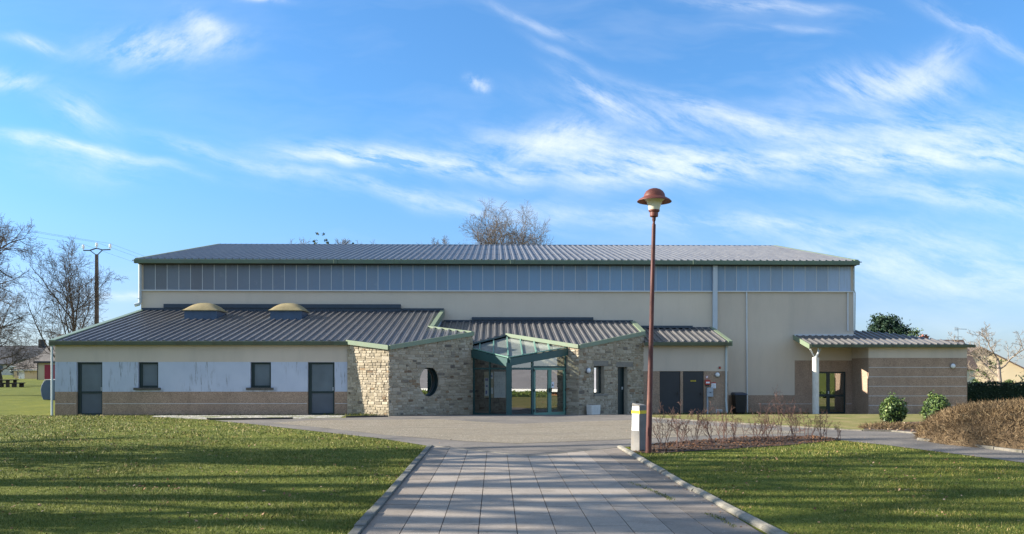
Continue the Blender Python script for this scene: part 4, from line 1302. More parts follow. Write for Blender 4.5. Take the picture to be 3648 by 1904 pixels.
b = MB(); b.box(-.09, .09, -.008, -.006, .02, .036); b.build('text_lines', 'ink', e, local=True)

# wheeled bin
e = empty('wheelie_bin', (11.68, 39.55, g1(11.7, 39.6) + .008), 'black wheeled rubbish bin with blue grey lid against the wall', 'bin')
b = MB(); b.hexa([(-.23, -.25, .06), (.23, -.25, .06), (.23, .22, .06), (-.23, .22, .06)], [(-.29, -.33, .92), (.29, -.33, .92), (.29, .3, .92), (-.29, .3, .92)]); b.build('body', 'bin_body', e, bevel=.025, local=True)
b = MB(); b.hexa([(-.31, -.36, .92), (.31, -.36, .92), (.31, .34, .92), (-.31, .34, .92)], [(-.27, -.3, 1.0), (.27, -.3, 1.0), (.27, .3, 1.04), (-.27, .3, 1.04)]); b.box(.31, .36, -.2, .2, .93, .96); b.build('lid', 'bin_lid', e, bevel=.02, local=True)
for x in (-.25, .25):
    b = MB(); b.tube([(x - .03, .2, .1), (x + .03, .2, .1)], .1, 16); b.build('wheel', 'ink', e, local=True)

e = empty('planter_block', (4.02, 34.0, g1(4, 34) + .007), 'low pale concrete planter block against the right stone wall', 'planter')
b = MB(); R45 = lambda x, y: (x * .7071 - y * .7071, x * .7071 + y * .7071)
q = [R45(*p) for p in ((-.30, -.14), (.30, -.14), (.30, .14), (-.30, .14))]
b.hexa([(x * .94, y * .94, 0) for x, y in q], [(x, y, .40) for x, y in q]); b.build('block', 'concrete_white', e, bevel=.015, local=True)
b = MB(); b.prism([(x * .8, y * .8) for x, y in q], .39, .404); b.build('soil_top', 'soil', e, local=True)

# boards and sheets in the lobby, seen through the glass
e = empty('pin_board', (-.27, 34.25, .57), 'cork pin board with leaflets behind the left porch glass', 'notice board')
b = MB(); b.box(-.21, .175, 0, .03, 0, 1.08); b.build('board', 'cork', e, local=True)
b = MB(); b.box(-.18, -.02, -.006, 0, .08, .82); b.box(.04, .16, -.006, 0, .78, 1.04); b.box(.08, .16, -.006, 0, .16, .42); b.split('leaflet', 'paper', e, local=True)
b = MB(); b.box(-.17, -.04, -.009, -.006, .70, .80); b.box(-.14, -.06, -.009, -.006, .45, .52); b.box(.06, .14, -.009, -.006, .86, .93); b.box(-.15, -.08, -.009, -.006, .15, .3); b.split('printing', 'ink_blue', e, local=True)
e = empty('white_board', (.17, 34.25, .57), 'blank pale white board behind the left porch glass', 'notice board')
b = MB(); b.box(-.24, .24, 0, .03, 0, 1.08); b.build('board', 'paper', e, local=True)
b = MB(); b.box(-.26, -.24, -.01, .03, -.02, 1.10); b.box(.24, .26, -.01, .03, -.02, 1.10); b.split('frame', 'iron', e, local=True)
e = empty('door_notice', tuple(prr(mid_ + .17, 1.0, -.03)), 'small white sheet with black triangle stuck on the right glass door', 'notice')
b = MB(); dv = prr(1, 0, 0) - prr(0, 0, 0)
sq = lambda s, z, o=0.: tuple(dv * s + Vector((dv.y, -dv.x, 0)) * o + Vector((0, 0, z)))
b.hexa([sq(-.075, 0), sq(.075, 0), sq(.075, 0, .003), sq(-.075, 0, .003)], [sq(-.075, .23), sq(.075, .23), sq(.075, .23, .003), sq(-.075, .23, .003)]); b.build('sheet', 'paper', e, local=True)
b = MB(); b.add([sq(-.045, .07, .005), sq(.045, .07, .005), sq(0, .17, .005)], [(0, 1, 2)]); b.build('symbol', 'ink', e, local=True)

# ------------------------------------------------------------------ street lamp
e = empty('street_lamp', (3.17, 17.15, -.085), 'rusty red park lamp post with domed hat shade, leaning slightly right', 'street lamp')
e.rotation_euler = (0, rad(1.35), 0)
b = MB(); b.lathe([(.062, -.1), (.062, .6), (.060, .62), (.046, 2.8), (.041, 4.82), (.041, 4.84), (.028, 4.845), (.026, 4.9), (.038, 4.93), (.040, 5.0)], n=20); b.build('post', 'lamp_red', e, smooth=True, local=True)
b = MB(); b.box(-.035, .035, -.066, -.058, .45, .62); b.build('access_door', 'lamp_red', e, local=True)
hd = MB().lathe([(.0, 5.0), (.082, 5.0), (.086, 5.02), (.086, 5.09), (.112, 5.11), (.115, 5.14), (.0, 5.14)], n=32).build('lamp_head', 'lamp_dome', e, smooth=False, local=True)
ORIG[hd.name] = Vector((0, 0, 0))
MB().lathe([(.112, 5.14), (.122, 5.19), (.135, 5.25), (.162, 5.31), (.205, 5.36), (.225, 5.375)], n=36).build('glass_bowl', 'glass_lamp', hd, smooth=True, local=True)
MB().lathe([(.235, 5.372), (.29, 5.345), (.34, 5.315), (.354, 5.31), (.356, 5.318), (.32, 5.355), (.24, 5.40), (.225, 5.405), (.222, 5.42), (.210, 5.47), (.175, 5.525), (.12, 5.565), (.06, 5.585), (0, 5.59)], n=40).build('shade', 'lamp_dome', hd, smooth=True, local=True)
MB().lathe([(.0, 5.376), (.2, 5.374), (.236, 5.371)], n=32).build('reflector', 'iron', hd, local=True)

# concrete marker post beside the lamp
e = empty('concrete_post', (3.06, 17.62, 0), 'waist high tapered concrete post with yellow band beside the lamp post', 'post', rz=rad(38))
b = MB()
b.hexa([(-.13, -.13, -.05), (.13, -.13, -.05), (.13, .13, -.05), (-.13, .13, -.05)], [(-.105, -.11, .98), (.11, -.11, .98), (.11, .11, 1.01), (-.105, .11, 1.03)]); b.build('post', 'concrete', e, bevel=.015, local=True)
b = MB()
b.hexa([(-.123, -.10, .44), (-.11, -.10, .44), (-.11, .10, .44), (-.123, .10, .44)], [(-.110, -.10, .95), (-.1, -.10, .95), (-.1, .10, .95), (-.110, .10, .95)])
b.build('sunlit_patch', 'white_paint', e, local=True)  # strong sunlight on the left face put in as a white sheet
b = MB(); b.hexa([(-.115, -.119, .80), (.119, -.119, .80), (.119, .119, .80), (-.115, .119, .80)], [(-.113, -.117, .87), (.117, -.117, .87), (.117, .117, .87), (-.113, .117, .87)]); b.build('band', 'yellow', e, local=True)

# ------------------------------------------------------------------ plants
def tubes_np(lines, sides):
    V, F = [], []; k = 0
    ang = np.arange(sides) * 2 * np.pi / sides
    ca, sa = np.cos(ang), np.sin(ang)
    for P, R in lines:
        n = len(P)
        d = np.gradient(P, axis=0); d /= np.linalg.norm(d, axis=1, keepdims=True) + 1e-9
        ref = np.array([0, 0, 1.]) if abs(d[:, 2].mean()) < .8 else np.array([1., 0, 0])
        a = np.cross(d, ref); a /= np.linalg.norm(a, axis=1, keepdims=True) + 1e-9
        b = np.cross(a, d)
        V.append((P[:, None] + R[:, None, None] * (a[:, None] * ca[None, :, None] + b[:, None] * sa[None, :, None])).reshape(-1, 3))
        i = np.arange(n - 1)[:, None] * sides; j = np.arange(sides)[None]; j2 = (j + 1) % sides
        F.append(np.stack([k + i + j, k + i + j2, k + i + sides + j2, k + i + sides + j], -1).reshape(-1, 4))
        k += n * sides
    return np.concatenate(V), np.concatenate(F)


def grow(rng, base, dirn, L, r, spec, lev=0, out=None):
    """spec: per level dict(n=children, seg, wob, up, ang, ratio, start, taper)"""
    if out is None: out = [[] for _ in spec]
    s = spec[lev]; n = s['seg']
    P = np.zeros((n + 1, 3)); P[0] = base; d = np.array(dirn, float); ds = [d]
    for i in range(n):
        d = d + rng.normal(0, s['wob'], 3); d[2] += s['up']; d /= np.linalg.norm(d); ds.append(d)
        P[i + 1] = P[i] + d * L / n
    R = r * (1 - (1 - s['taper']) * np.linspace(0, 1, n + 1))
    out[lev].append((P, R))
    if lev + 1 < len(spec):
        k = s['n']; k = max(1, int(round(k * rng.uniform(.8, 1.2))))
        az = rng.uniform(0, 6.28)
        for j in range(k):
            tt = s['start'] + (1 - s['start']) * (j + rng.uniform(.2, .9)) / k
            tt = min(tt, .99)
            x = tt * n; i = int(x); f = x - i
            p0 = P[i] * (1 - f) + P[i + 1] * f; dd = ds[min(i + 1, n)]
            az += 2.4 + rng.normal(0, .3)
            e1 = np.cross(dd, [0, 0, 1.]) if abs(dd[2]) < .95 else np.array([1., 0, 0]); e1 /= np.linalg.norm(e1); e2 = np.cross(dd, e1)
            an = math.radians(rng.normal(*s['ang']))
            nd = dd * math.cos(an) + (e1 * math.cos(az) + e2 * math.sin(az)) * math.sin(an)
            rr = min(R[i] * .75, r * s['rr'] * (1.1 - .5 * tt))
            grow(rng, p0, nd, L * s['ratio'] * (1.15 - s['fall'] * tt) * rng.uniform(.75, 1.2), rr, spec, lev + 1, out)
    return out


def level(n, seg=5, wob=.12, up=.03, ang=(48, 10), ratio=.6, start=.25, taper=.3, rr=.55, fall=.5):
    return dict(n=n, seg=seg, wob=wob, up=up, ang=ang, ratio=ratio, start=start, taper=taper, rr=rr, fall=fall)


def bare_tree(loc, label, H_, r, spec, seed, bark='bark', group=None, cat='tree', lean=(0, 0, 1), minr=.006, name='bare_tree'):
    rng = np.random.default_rng(seed)
    L = grow(rng, (0, 0, -.1), lean, H_, r, spec)
    k = H_ / max(float(P[:, 2].max()) for l in L for P, _ in l)
    L = [[(P * k, R) for P, R in l] for l in L]
    e = empty(name, loc, label, cat, group)
    v, f = tubes_np(L[0] + L[1], 8)
    mesh_np('trunk', v, f, bark, e, smooth=True)
    fine = []
    for l in L[2:-1]: fine += l
    v1, f1 = tubes_np([(P, np.maximum(R, minr)) for P, R in fine], 4)
    v2, f2 = tubes_np([(P, np.maximum(R, minr)) for P, R in L[-1]], 3)
    mesh_np('crown', np.concatenate([v1, v2]), np.concatenate([f1, f2 + len(v1)]), bark, e)
    return e


def copy_tree(e, loc, rz, sc, label):
    c = e.copy(); COL.objects.link(c); c.location = loc; c.rotation_euler.z = rz; c.scale = (sc,) * 3; c['label'] = label
    for ch in e.children:
        d = ch.copy(); COL.objects.link(d); d.parent = c
    return c


OAK = [level(11, 7, .10, .02, (62, 12), .72, .2, .25, .45, .35), level(10, 7, .17, .02, (48, 14), .52, .15, .25, .42), level(8, 5, .2, .03, (45, 14), .52, .12, .3, .45), level(7, 4, .2, .02, (42, 14), .6, .12, .4, .5), level(0, 3, .18, .02, taper=.5)]
UPR = [level(13, 8, .06, .02, (36, 9), .66, .08, .2, .45, .5), level(11, 7, .11, .05, (36, 10), .44, .18, .25, .4), level(9, 5, .14, .05, (38, 10), .5, .12, .3, .45), level(7, 4, .15, .03, (40, 12), .65, .12, .4, .5), level(0, 3, .15, .02, taper=.5)]
UPR2 = [level(13, 8, .06, .02, (36, 9), .66, .08, .2, .45, .5), level(11, 7, .11, .05, (36, 10), .44, .18, .25, .4), level(8, 5, .14, .05, (38, 10), .5, .12, .3, .45), level(4, 4, .15, .03, (40, 12), .65, .12, .4, .5), level(0, 3, .15, .02, taper=.5)]
BROAD = [level(13, 7, .07, .02, (52, 12), .62, .16, .25, .45, .45), level(10, 7, .14, .05, (44, 12), .48, .15, .25, .42), level(8, 5, .17, .05, (42, 12), .5, .12, .3, .45), level(7, 4, .18, .03, (42, 14), .6, .12, .4, .5), level(0, 3, .18, .02, taper=.5)]
FAN = [level(16, 5, .05, .02, (36, 12), .9, .25, .3, .42, .5), level(13, 7, .12, .07, (34, 12), .42, .12, .22, .42), level(9, 5, .16, .05, (38, 12), .5, .12, .3, .45), level(6, 4, .18, .02, (40, 12), .6, .12, .4, .5), level(0, 3, .15, .02, taper=.5)]
SMALL = [level(6, 5, .10, .03, (58, 10), .95, .40, .45, .42, .3), level(8, 6, .22, .05, (50, 14), .5, .15, .3, .55), level(7, 4, .22, .08, (48, 14), .42, .15, .4, .5), level(6, 3, .2, .1, (42, 12), .45, .2, .5, .5), level(0, 2, .1, .1, taper=.7)]

GBT = 'bare deciduous trees around the hall'
bare_tree((-36.8, 56, 0), 'large bare oak with wide dark limbs cut off by the left edge', 13.6, .36, BROAD, 16, 'bark', GBT, minr=.008)
bare_tree((-29.59, 59, 0), 'tall upright bare tree just left of the utility pole', 11.4, .15, UPR2, 5, 'bark', GBT, minr=.0065)
bare_tree((-26.38, 66, 0), 'smaller bare tree showing behind and right of the utility pole', 8.2, .12, UPR, 21, 'bark', GBT, minr=.006)
bare_tree((-51.97, 88, 0), 'small bare tree in front of the slate roofed house', 10.5, .2, OAK, 14, 'bark', GBT, minr=.008)
bare_tree((1.0, 84, 0), 'broad fan shaped bare tree rising behind the middle of the hall roof', 18.9, .34, FAN, 10, 'bark_grey', GBT, minr=.008)
bare_tree((-5.79, 86, 0), 'bare tree whose top twigs just clear the roof left of the fan shaped tree', 15.4, .26, FAN, 17, 'bark_grey', GBT, minr=.010)
bare_tree((37.33, 60.5, -.95), 'pale brown bare tree with gnarled spreading branches at the right edge', 6.3, .22, SMALL, 6, 'bark_light', GBT, minr=.009)

# two twiggy tops with dark mistletoe-like clumps
e = bare_tree((-16.23, 84, 0), 'thin bare tree top with dark leaf clumps above the left half of the hall', 15.2, .16, UPR, 41, 'bark_grey', GBT, minr=.012)


def leaves_np(centres, size, rng, normals=None, aspect=.5, jit=.5):
    """one rhombic leaf (quad) per centre"""
    n = len(centres)
    d = rng.normal(0, 1, (n, 3))
    if normals is not None: d = normals * (1 - jit) * 1.6 + d * jit
    d /= np.linalg.norm(d, axis=1, keepdims=True) + 1e-9
    a = np.cross(d, rng.normal(0, 1, (n, 3))); a /= np.linalg.norm(a, axis=1, keepdims=True) + 1e-9
    b = np.cross(d, a)
    s = (size * rng.uniform(.6, 1.3, n))[:, None]
    c = centres
    V = np.stack([c - a * s, c + b * s * aspect, c + a * s, c - b * s * aspect], 1).reshape(-1, 3)
    F = np.arange(n * 4).reshape(-1, 4)
    return V, F


rng = np.random.default_rng(2)


def blob_points(rng, n, centre, rad_, shell=.75):
    d = rng.normal(0, 1, (n, 3)); d /= np.linalg.norm(d, axis=1, keepdims=True)
    r = rng.uniform(shell, 1, n)[:, None]
    return np.asarray(centre) + d * r * np.asarray(rad_), d


cs = []
for k in range(9):
    c0 = np.array([rng.uniform(-2.2, 2.2), rng.uniform(-1, 1), rng.uniform(14.1, 15.6)])
    cs.append(c0 + rng.normal(0, .07, (14, 3)))
v, f = leaves_np(np.concatenate(cs), .13, rng)
mesh_np('leaf_clumps', v, f, 'leaf_dark', e, tint=rng.random(len(f)))


def shrub(loc, rx, rz_, n, size, label, group, mat='leaf_laurel', seed=1, name='round_shrub', lumps=20):
    rng = np.random.default_rng(seed)
    e = empty(name, loc, label, 'shrub', group)
    P, N = [], []
    p_, n_ = blob_points(rng, int(n * .6), (0, 0, rz_ * .93), (rx * .93, rx * .93, rz_ * .95), .7); P.append(p_); N.append(n_)
    for k in range(lumps):
        c0, _ = blob_points(rng, 1, (0, 0, rz_ * .97), (rx * .80, rx * .80, rz_ * .82), .9)
        k_ = rng.uniform(.18, .42)
        p_, n_ = blob_points(rng, int(n * .4 / lumps), c0[0], (rx * k_,) * 2 + (rz_ * k_ * rng.uniform(.8, 1.5),), .5); P.append(p_); N.append(n_)
    P = np.concatenate(P); N = np.concatenate(N)
    ok = P[:, 2] > .03; P, N = P[ok], N[ok]
    v, f = leaves_np(P, size, rng, N, .42, .6)
    mesh_np('leaves', v, f, mat, e, tint=np.clip(rng.beta(2, 2, len(f)), 0, 1))
    MB().lathe([(0, .02), (rx * .5, .05), (rx * .74, rz_ * .6), (rx * .76, rz_ * 1.1), (rx * .5, rz_ * 1.55), (0, rz_ * 1.72)], n=16).build('core', 'leaf_core', e, local=True, smooth=True)
    return e


GS = 'clipped round laurel shrubs in front of the right wing'
shrub((12.30, 25.45, 0), .43, .47, 2600, .05, 'left round green laurel shrub in front of the right wing wall', GS, seed=3)
shrub((13.95, 25.95, 0), .46, .50, 2800, .05, 'right round green laurel shrub beside the big brown mound', GS, seed=9)


def brush_mound(loc, rx, ry, h, n, label, seed, tw=.13, name='brush_mound'):
    rng = np.random.default_rng(seed)
    e = empty(name, loc, label, 'shrub', 'brown dormant shrub mounds')
    hh = lambda u, v: h * np.maximum(0, 1 - np.sqrt(u * u + v * v) ** 3.2) ** .56
    N = 36
    vs = [(0, 0, h * .93)]
    fs = []
    for i in range(1, 13):
        for j in range(N):
            a = 2 * math.pi * j / N; r = i / 12
            vs.append((rx * r * math.cos(a), ry * r * math.sin(a), float(hh(r, 0.)) * .93 - .03))
    for j in range(N): fs.append((0, 1 + j, 1 + (j + 1) % N))
    for i in range(11):
        for j in range(N): fs.append((1 + i * N + j, 1 + (i + 1) * N + j, 1 + (i + 1) * N + (j + 1) % N, 1 + i * N + (j + 1) % N))
    b = MB(); b.add(vs, fs); b.build('core', 'brush_core', e, local=True, smooth=True)
    r = np.sqrt(rng.random(n)); a = rng.uniform(0, 2 * np.pi, n)
    u, v = r * np.cos(a), r * np.sin(a)
    lump = .04 * np.sin(u * 7 + 1) * np.cos(v * 6) + .03 * np.sin(u * 23 + v * 19)
    z = hh(u, v) * (1 + lump) + rng.normal(0, .02, n)
    base = np.stack([rx * u, ry * v, np.maximum(z - .04, .01)], 1)
    nr = np.stack([u / rx, v / ry, np.full(n, .35)], 1); nr /= np.linalg.norm(nr, axis=1, keepdims=True)
    d = nr * .45 + rng.normal(0, .65, (n, 3)); d /= np.linalg.norm(d, axis=1, keepdims=True)
    L = (tw * rng.uniform(.5, 1.5, n))[:, None]
    sd = np.cross(d, rng.normal(0, 1, (n, 3))); sd /= np.linalg.norm(sd, axis=1, keepdims=True)
    w = .0045
    mid = base + d * L * .5 + rng.normal(0, .015, (n, 3)); tip = base + d * L
    V = np.stack([base - sd * w, base + sd * w, mid + sd * w, tip, mid - sd * w], 1).reshape(-1, 3)
    k = np.arange(n)[:, None] * 5
    F = np.concatenate([k + np.array([[0, 1, 2, 4]]), k + np.array([[4, 2, 3, 3]])]) if False else k + np.array([[0, 1, 2, 4]])
    V2 = V; T = k + np.array([[4, 2, 3]])
    me_t = np.clip(rng.beta(2, 2.2, n), 0, 1)
    o = mesh_np('twigs', V2, F, 'brush', e, tint=me_t)
    o2 = mesh_np('twig_tips', V2, T, 'brush', e, tint=me_t)
    return e


brush_mound((12.85, 19.5, 0), 2.5, 2.7, .90, 40000, 'big brown mound of dormant groundcover shrub at the right edge', 4)
brush_mound((17.6, 26.6, 0), 1.6, 1.6, .70, 6000, 'straw brown shrub mound behind the big mound, in front of the dark hedge', 5, tw=.17)
brush_mound((11.75, 24.3, 0), .95, .7, .12, 2600, 'low mat of dead brown stems at the foot of the left laurel', 6)
brush_mound((13.4, 24.6, 0), .8, .55, .12, 2000, 'low mat of dead brown stems between the two laurels', 7)

# twiggy rose bushes in the bed
TW = [level(4, 4, .12, .06, (24, 10), .62, .12, .5, .7, .4), level(3, 4, .16, .05, (36, 12), .5, .25, .5, .7), level(2, 3, .15, .05, (40, 12), .45, .3, .6, .7), level(0, 2, .1, .05, taper=.6)]
spots = [(3.55, 17.75, .62, 'in the bed just right of the lamp post'), (4.05, 18.35, .78, 'taller one right of the lamp post, its stems leaning apart'), (4.45, 18.6, .60, ''), (4.85, 18.55, .70, ''), (5.3, 19.1, .55, ''), (5.75, 19.6, .50, ''), (6.15, 19.45, .62, ''), (6.6, 20.1, .55, ''),
         (6.95, 20.25, .86, 'tallest one with a long single shoot'), (7.35, 20.3, .74, ''), (7.75, 20.5, .60, ''), (8.15, 20.6, .48, ''), (8.5, 20.35, .32, 'low sparse one at the right tip of the bed')]
for i, (x, y, h, w) in enumerate(spots):
    rng = np.random.default_rng(100 + i)
    L = [[] for _ in TW]
    for k in range(5 if h > .4 else 3):
        a = rng.uniform(0, 6.28); tl = rng.uniform(.1, .45)
        r_ = grow(rng, (rng.normal(0, .07), rng.normal(0, .07), -.02), (math.cos(a) * tl, math.sin(a) * tl, 1.), h * rng.uniform(.7, 1.15), .008, TW)
        for q_, z_ in zip(L, r_): q_ += z_
    lab = ('bare reddish rose bush ' + w) if w else 'bare reddish rose bush of middling height in the crowded middle of the bed'
    e = empty('rose_bush', (x, y, .012), lab, 'shrub', 'bare rose bushes in the bed right of the lamp post')
    v, f = tubes_np([(P, np.maximum(R, .0033)) for l in L for P, R in l], 3)
    mesh_np('stems', v, f, 'twig', e)
    tips = np.array([P[-1] for P, R in L[-1]]); tips = tips[rng.random(len(tips)) < .12]
    v, f = leaves_np(tips, .016, rng)
    mesh_np('withered_leaves', v, f, 'dead_leaf', e, tint=rng.uniform(.0, .7, len(f)))


def hedge(name, x0, x1, y0, y1, z0, z1, n, mat, label, seed, size=.06, loc=None, rz=0.):
    rng = np.random.default_rng(seed)
    lx, ly, lz_ = x1 - x0, y1 - y0, z1 - z0
    e = empty(name, ((x0 + x1) / 2, (y0 + y1) / 2, z0), label, 'hedge', rz=rz)
    b = MB(); b.box(-lx / 2 + .08, lx / 2 - .08, -ly / 2 + .08, ly / 2 - .08, 0, lz_ - .08); b.build('core', 'leaf_core', e, local=True)
    P = rng.uniform(-.5, .5, (n, 3)) * np.array([lx, ly, lz_]) + np.array([0, 0, lz_ / 2])
    face = rng.choice(4, n, p=[.42, .12, .12, .34])
    P[face == 0, 1] = -ly / 2; P[face == 1, 1] = ly / 2
    P[face == 2, 0] = np.where(rng.random((face == 2).sum()) < .5, -lx / 2, lx / 2); P[face == 3, 2] = lz_
    P += rng.normal(0, .05, (n, 3)); P[:, 2] += .05 * np.sin(P[:, 0] * 3.1); P = P[P[:, 2] > 0]
    v, f = leaves_np(P, size, rng, None, .5, 1.)
    mesh_np('leaves', v, f, mat, e, tint=rng.random(len(f)))
    return e


hedge('hedge', 23, 47, 44.5, 45.7, -2.3, .95, 20000, 'leaf_hedge', 'long dark clipped hedge behind the brown mounds on the right', 5, .07)

# evergreens behind the hall
def evergreen(loc, h, r, n, mat, label, seed, size, plume=True, name='evergreen_tree'):
    rng = np.random.default_rng(seed)
    e = empty(name, loc, label, 'tree', 'evergreens and bushes beyond the hall')
    b = MB(); b.tube([(0, 0, -.1), (.05, 0, h * .6)], [r * .09 + .03, .03], 8); b.build('trunk', 'bark', e, local=True)
    P, N = [], []
    m_ = max(14, int(n / 130))
    for k in range(m_):
        u = rng.random() ** .8; a = rng.uniform(0, 6.28)
        zc = h * (.15 + .80 * u); rr = r * math.sqrt(max(.05, 1 - (2 * u - .55) ** 2 * .62)) * rng.uniform(.35, 1)
        c0 = np.array([rr * math.cos(a), rr * math.sin(a), zc])
        d = np.array([math.cos(a), math.sin(a), .7 if plume else .2]); q_ = n // m_
        tt = rng.random(q_)[:, None] ** .7
        P.append(c0 + d * (tt - .35) * r * .55 + rng.normal(0, r * (.07 if plume else .16), (q_, 3))); N.append(np.tile(d, (q_, 1)))
    P = np.concatenate(P)
    v, f = leaves_np(P, size, rng, None, .35, 1.)
    mesh_np('crown', v, f, mat, e, tint=np.clip(rng.beta(2, 2.5, len(f)), 0, 1))
    return e


evergreen((33.19, 70, -1.5), 7.7, 2.05, 22000, 'leaf_conifer', 'dense dark conifer behind the right corner of the tall hall', 3, .13, name='conifer')
evergreen((36.85, 72, -.7), 6.2, 1.2, 2600, 'leaf_laurel', 'loose leafy bush right of the dark conifer behind the wing roof', 4, .13, plume=False, name='tall_bush')
evergreen((39.95, 66, -1.0), 3.6, 1.3, 2000, 'leaf_laurel', 'small green fir in front of the gabled house on the right', 6, .10, name='fir_tree')
evergreen((43.74, 67, -1.0), 2.9, 1.3, 900, 'leaf_dark', 'sparse dark bush right of the pale bare tree trunk', 7, .12, plume=False, name='bush')
evergreen((46.04, 62, -1.0), 3.9, 1.4, 2200, 'leaf_dark', 'dark bush cut off by the right edge beyond the hedge', 8, .12, plume=False, name='bush')

# ------------------------------------------------------------------ houses in the distance
def gable(b, x0, x1, y0, y1, ze, zr_, axis='x', over=.35, th=.15, mi=0):
    """pitched roof; ridge along axis"""
    if axis == 'x':
        ym = (y0 + y1) / 2; k = (zr_ - ze) / (ym - y0)
        for sgn, ya in ((-1, y0 - over), (1, y1 + over)):
            zl = ze - over * k
            b.hexa([(x0 - over, ya, zl), (x1 + over, ya, zl), (x1 + over, ym, zr_), (x0 - over, ym, zr_)][::sgn], [(x0 - over, ya, zl + th), (x1 + over, ya, zl + th), (x1 + over, ym, zr_ + th), (x0 - over, ym, zr_ + th)][::sgn], mi)
    else:
        xm = (x0 + x1) / 2; k = (zr_ - ze) / (xm - x0)
        for sgn, xa in ((1, x0 - over), (-1, x1 + over)):
            zl = ze - over * k
            b.hexa([(xa, y0 - over, zl), (xm, y0 - over, zr_), (xm, y1 + over, zr_), (xa, y1 + over, zl)][::sgn], [(xa, y0 - over, zl + th), (xm, y0 - over, zr_ + th), (xm, y1 + over, zr_ + th), (xa, y1 + over, zl + th)][::sgn], mi)
    return b


GH = 'houses around the sports hall'
# slate house, far left
e = empty('slate_house', (-96.83, 165, .66), 'long house with dark slate roof and end chimney at the far left', 'house', GH)
b = MB(); b.box(-14, 8.0, -4, 4, -1, 2.3); b.add([(8, -4, 2.3), (8, 4, 2.3), (8, 0, 5.6)], [(0, 1, 2)]); b.build('wall', 'render_white', e, local=True)
b = gable(MB(), -14, 8, -4, 4, 2.3, 5.6); rf = b.build('roof', 'slate', e, local=True)
b = MB(); b.box(7.0, 7.9, -.5, .5, 4.8, 7.0); b.build('chimney', 'iron', rf, local=True)
for x in (-9, -4, 1, 5):
    b = MB(); b.box(x, x + 1.2, -4.03, -3.9, .6, 1.9); b.build('window', 'panel_grey', e, local=True)
# beige bungalow
e = empty('bungalow', (-66.66, 124, g1(-67.4, 124)), 'low beige bungalow with grey tiled roof and lean-to garage', 'house', GH)
b = MB(); b.box(-4.6, 3.2, 0, 8, -1, 1.95); b.box(-2.6, 3.0, -2.4, -.01, -1, 1.35); b.build('wall', 'render_beige', e, local=True)
b = MB()
b.add([(-5.0, -.4, 1.78), (3.2, -.4, 1.78), (3.2, 4, 4.4), (-.7, 4, 4.4), (-5.0, 8.4, 1.78), (3.2, 8.4, 1.78)], [(0, 1, 2, 3), (0, 3, 4), (4, 3, 2, 5)])
b.hexa([(-3.2, -2.8, 1.22), (3.2, -2.8, 1.22), (3.2, .6, 2.55), (-3.2, .6, 2.55)], [(-3.2, -2.8, 1.34), (3.2, -2.8, 1.34), (3.2, .6, 2.67), (-3.2, .6, 2.67)])
rf = b.build('roof', 'tile_grey', e, local=True)
b = MB(); b.box(-5.05, 3.2, -.52, -.40, 1.66, 1.80); b.box(-3.25, 3.2, -2.95, -2.82, 1.16, 1.30); b.build('gutter', 'white_paint', rf, local=True)
b = MB(); b.box(1.2, 1.9, 1.2, 1.9, 2.6, 3.2); b.build('roof_window', 'panel_grey', rf, local=True)
b = MB(); b.box(-2.55, -1.7, -2.44, -2.38, -.1, 1.3); b.build('door', 'white_paint', e, local=True)
b = MB(); b.box(-4.1, -3.1, -.04, .05, .4, 1.5); b.build('window', 'panel_grey', e, local=True)
# house with the red door
e = empty('red_door_house', (-58.88, 115, g1(-59.5, 115)), 'steep grey tiled house with a red garage door, half hidden by the low block', 'house', GH)
b = MB(); b.box(-4.0, 6, 0, 12, -1, 2.6); b.add([(-4, 0, 2.6), (-4, 12, 2.6), (-4, 6, 6.2)], [(2, 1, 0)]); b.build('wall', 'render_beige', e, local=True)
b = gable(MB(), -4.0, 6, 0, 12, 2.6, 6.35, over=.3); rf = b.build('roof', 'tile_grey', e, local=True)
b = MB(); b.box(-4.35, 6.3, -.48, -.36, 2.28, 2.44); b.build('gutter', 'iron', rf, local=True)
b = MB(); b.box(-3.05, -.6, -.05, .02, 0, 2.05); b.build('door', 'door_red', e, local=True)
b = MB(); b.box(-4.06, -3.98, -.06, .04, 0, 2.4); b.build('downpipe', 'iron', e, local=True)
# gabled house right
e = empty('gabled_house', (63.91, 108, -1.35), 'pale house with brown roof and sunlit gable beyond the right hedge', 'house', GH, rz=rad(-21))
b = MB(); b.box(-5.2, 5.2, 0, 11, -3.5, 3.0); b.add([(-5.2, 0, 3.0), (5.2, 0, 3.0), (0, 0, 5.95)], [(0, 1, 2)]); b.build('wall', 'render_beige', e, local=True)
b = gable(MB(), -5.2, 5.2, 0, 11, 3.0, 5.95, 'y', over=.55); rf = b.build('roof', 'tile_brown', e, local=True)
b = MB(); b.box(-2.1, -1.3, 4, 4.8, 4.6, 6.9); b.build('chimney', 'brick_red', rf, local=True)
b = MB(); b.box(5.24, 5.3, 2, 3.4, .8, 2.1); b.build('window', 'panel_grey', e, local=True)
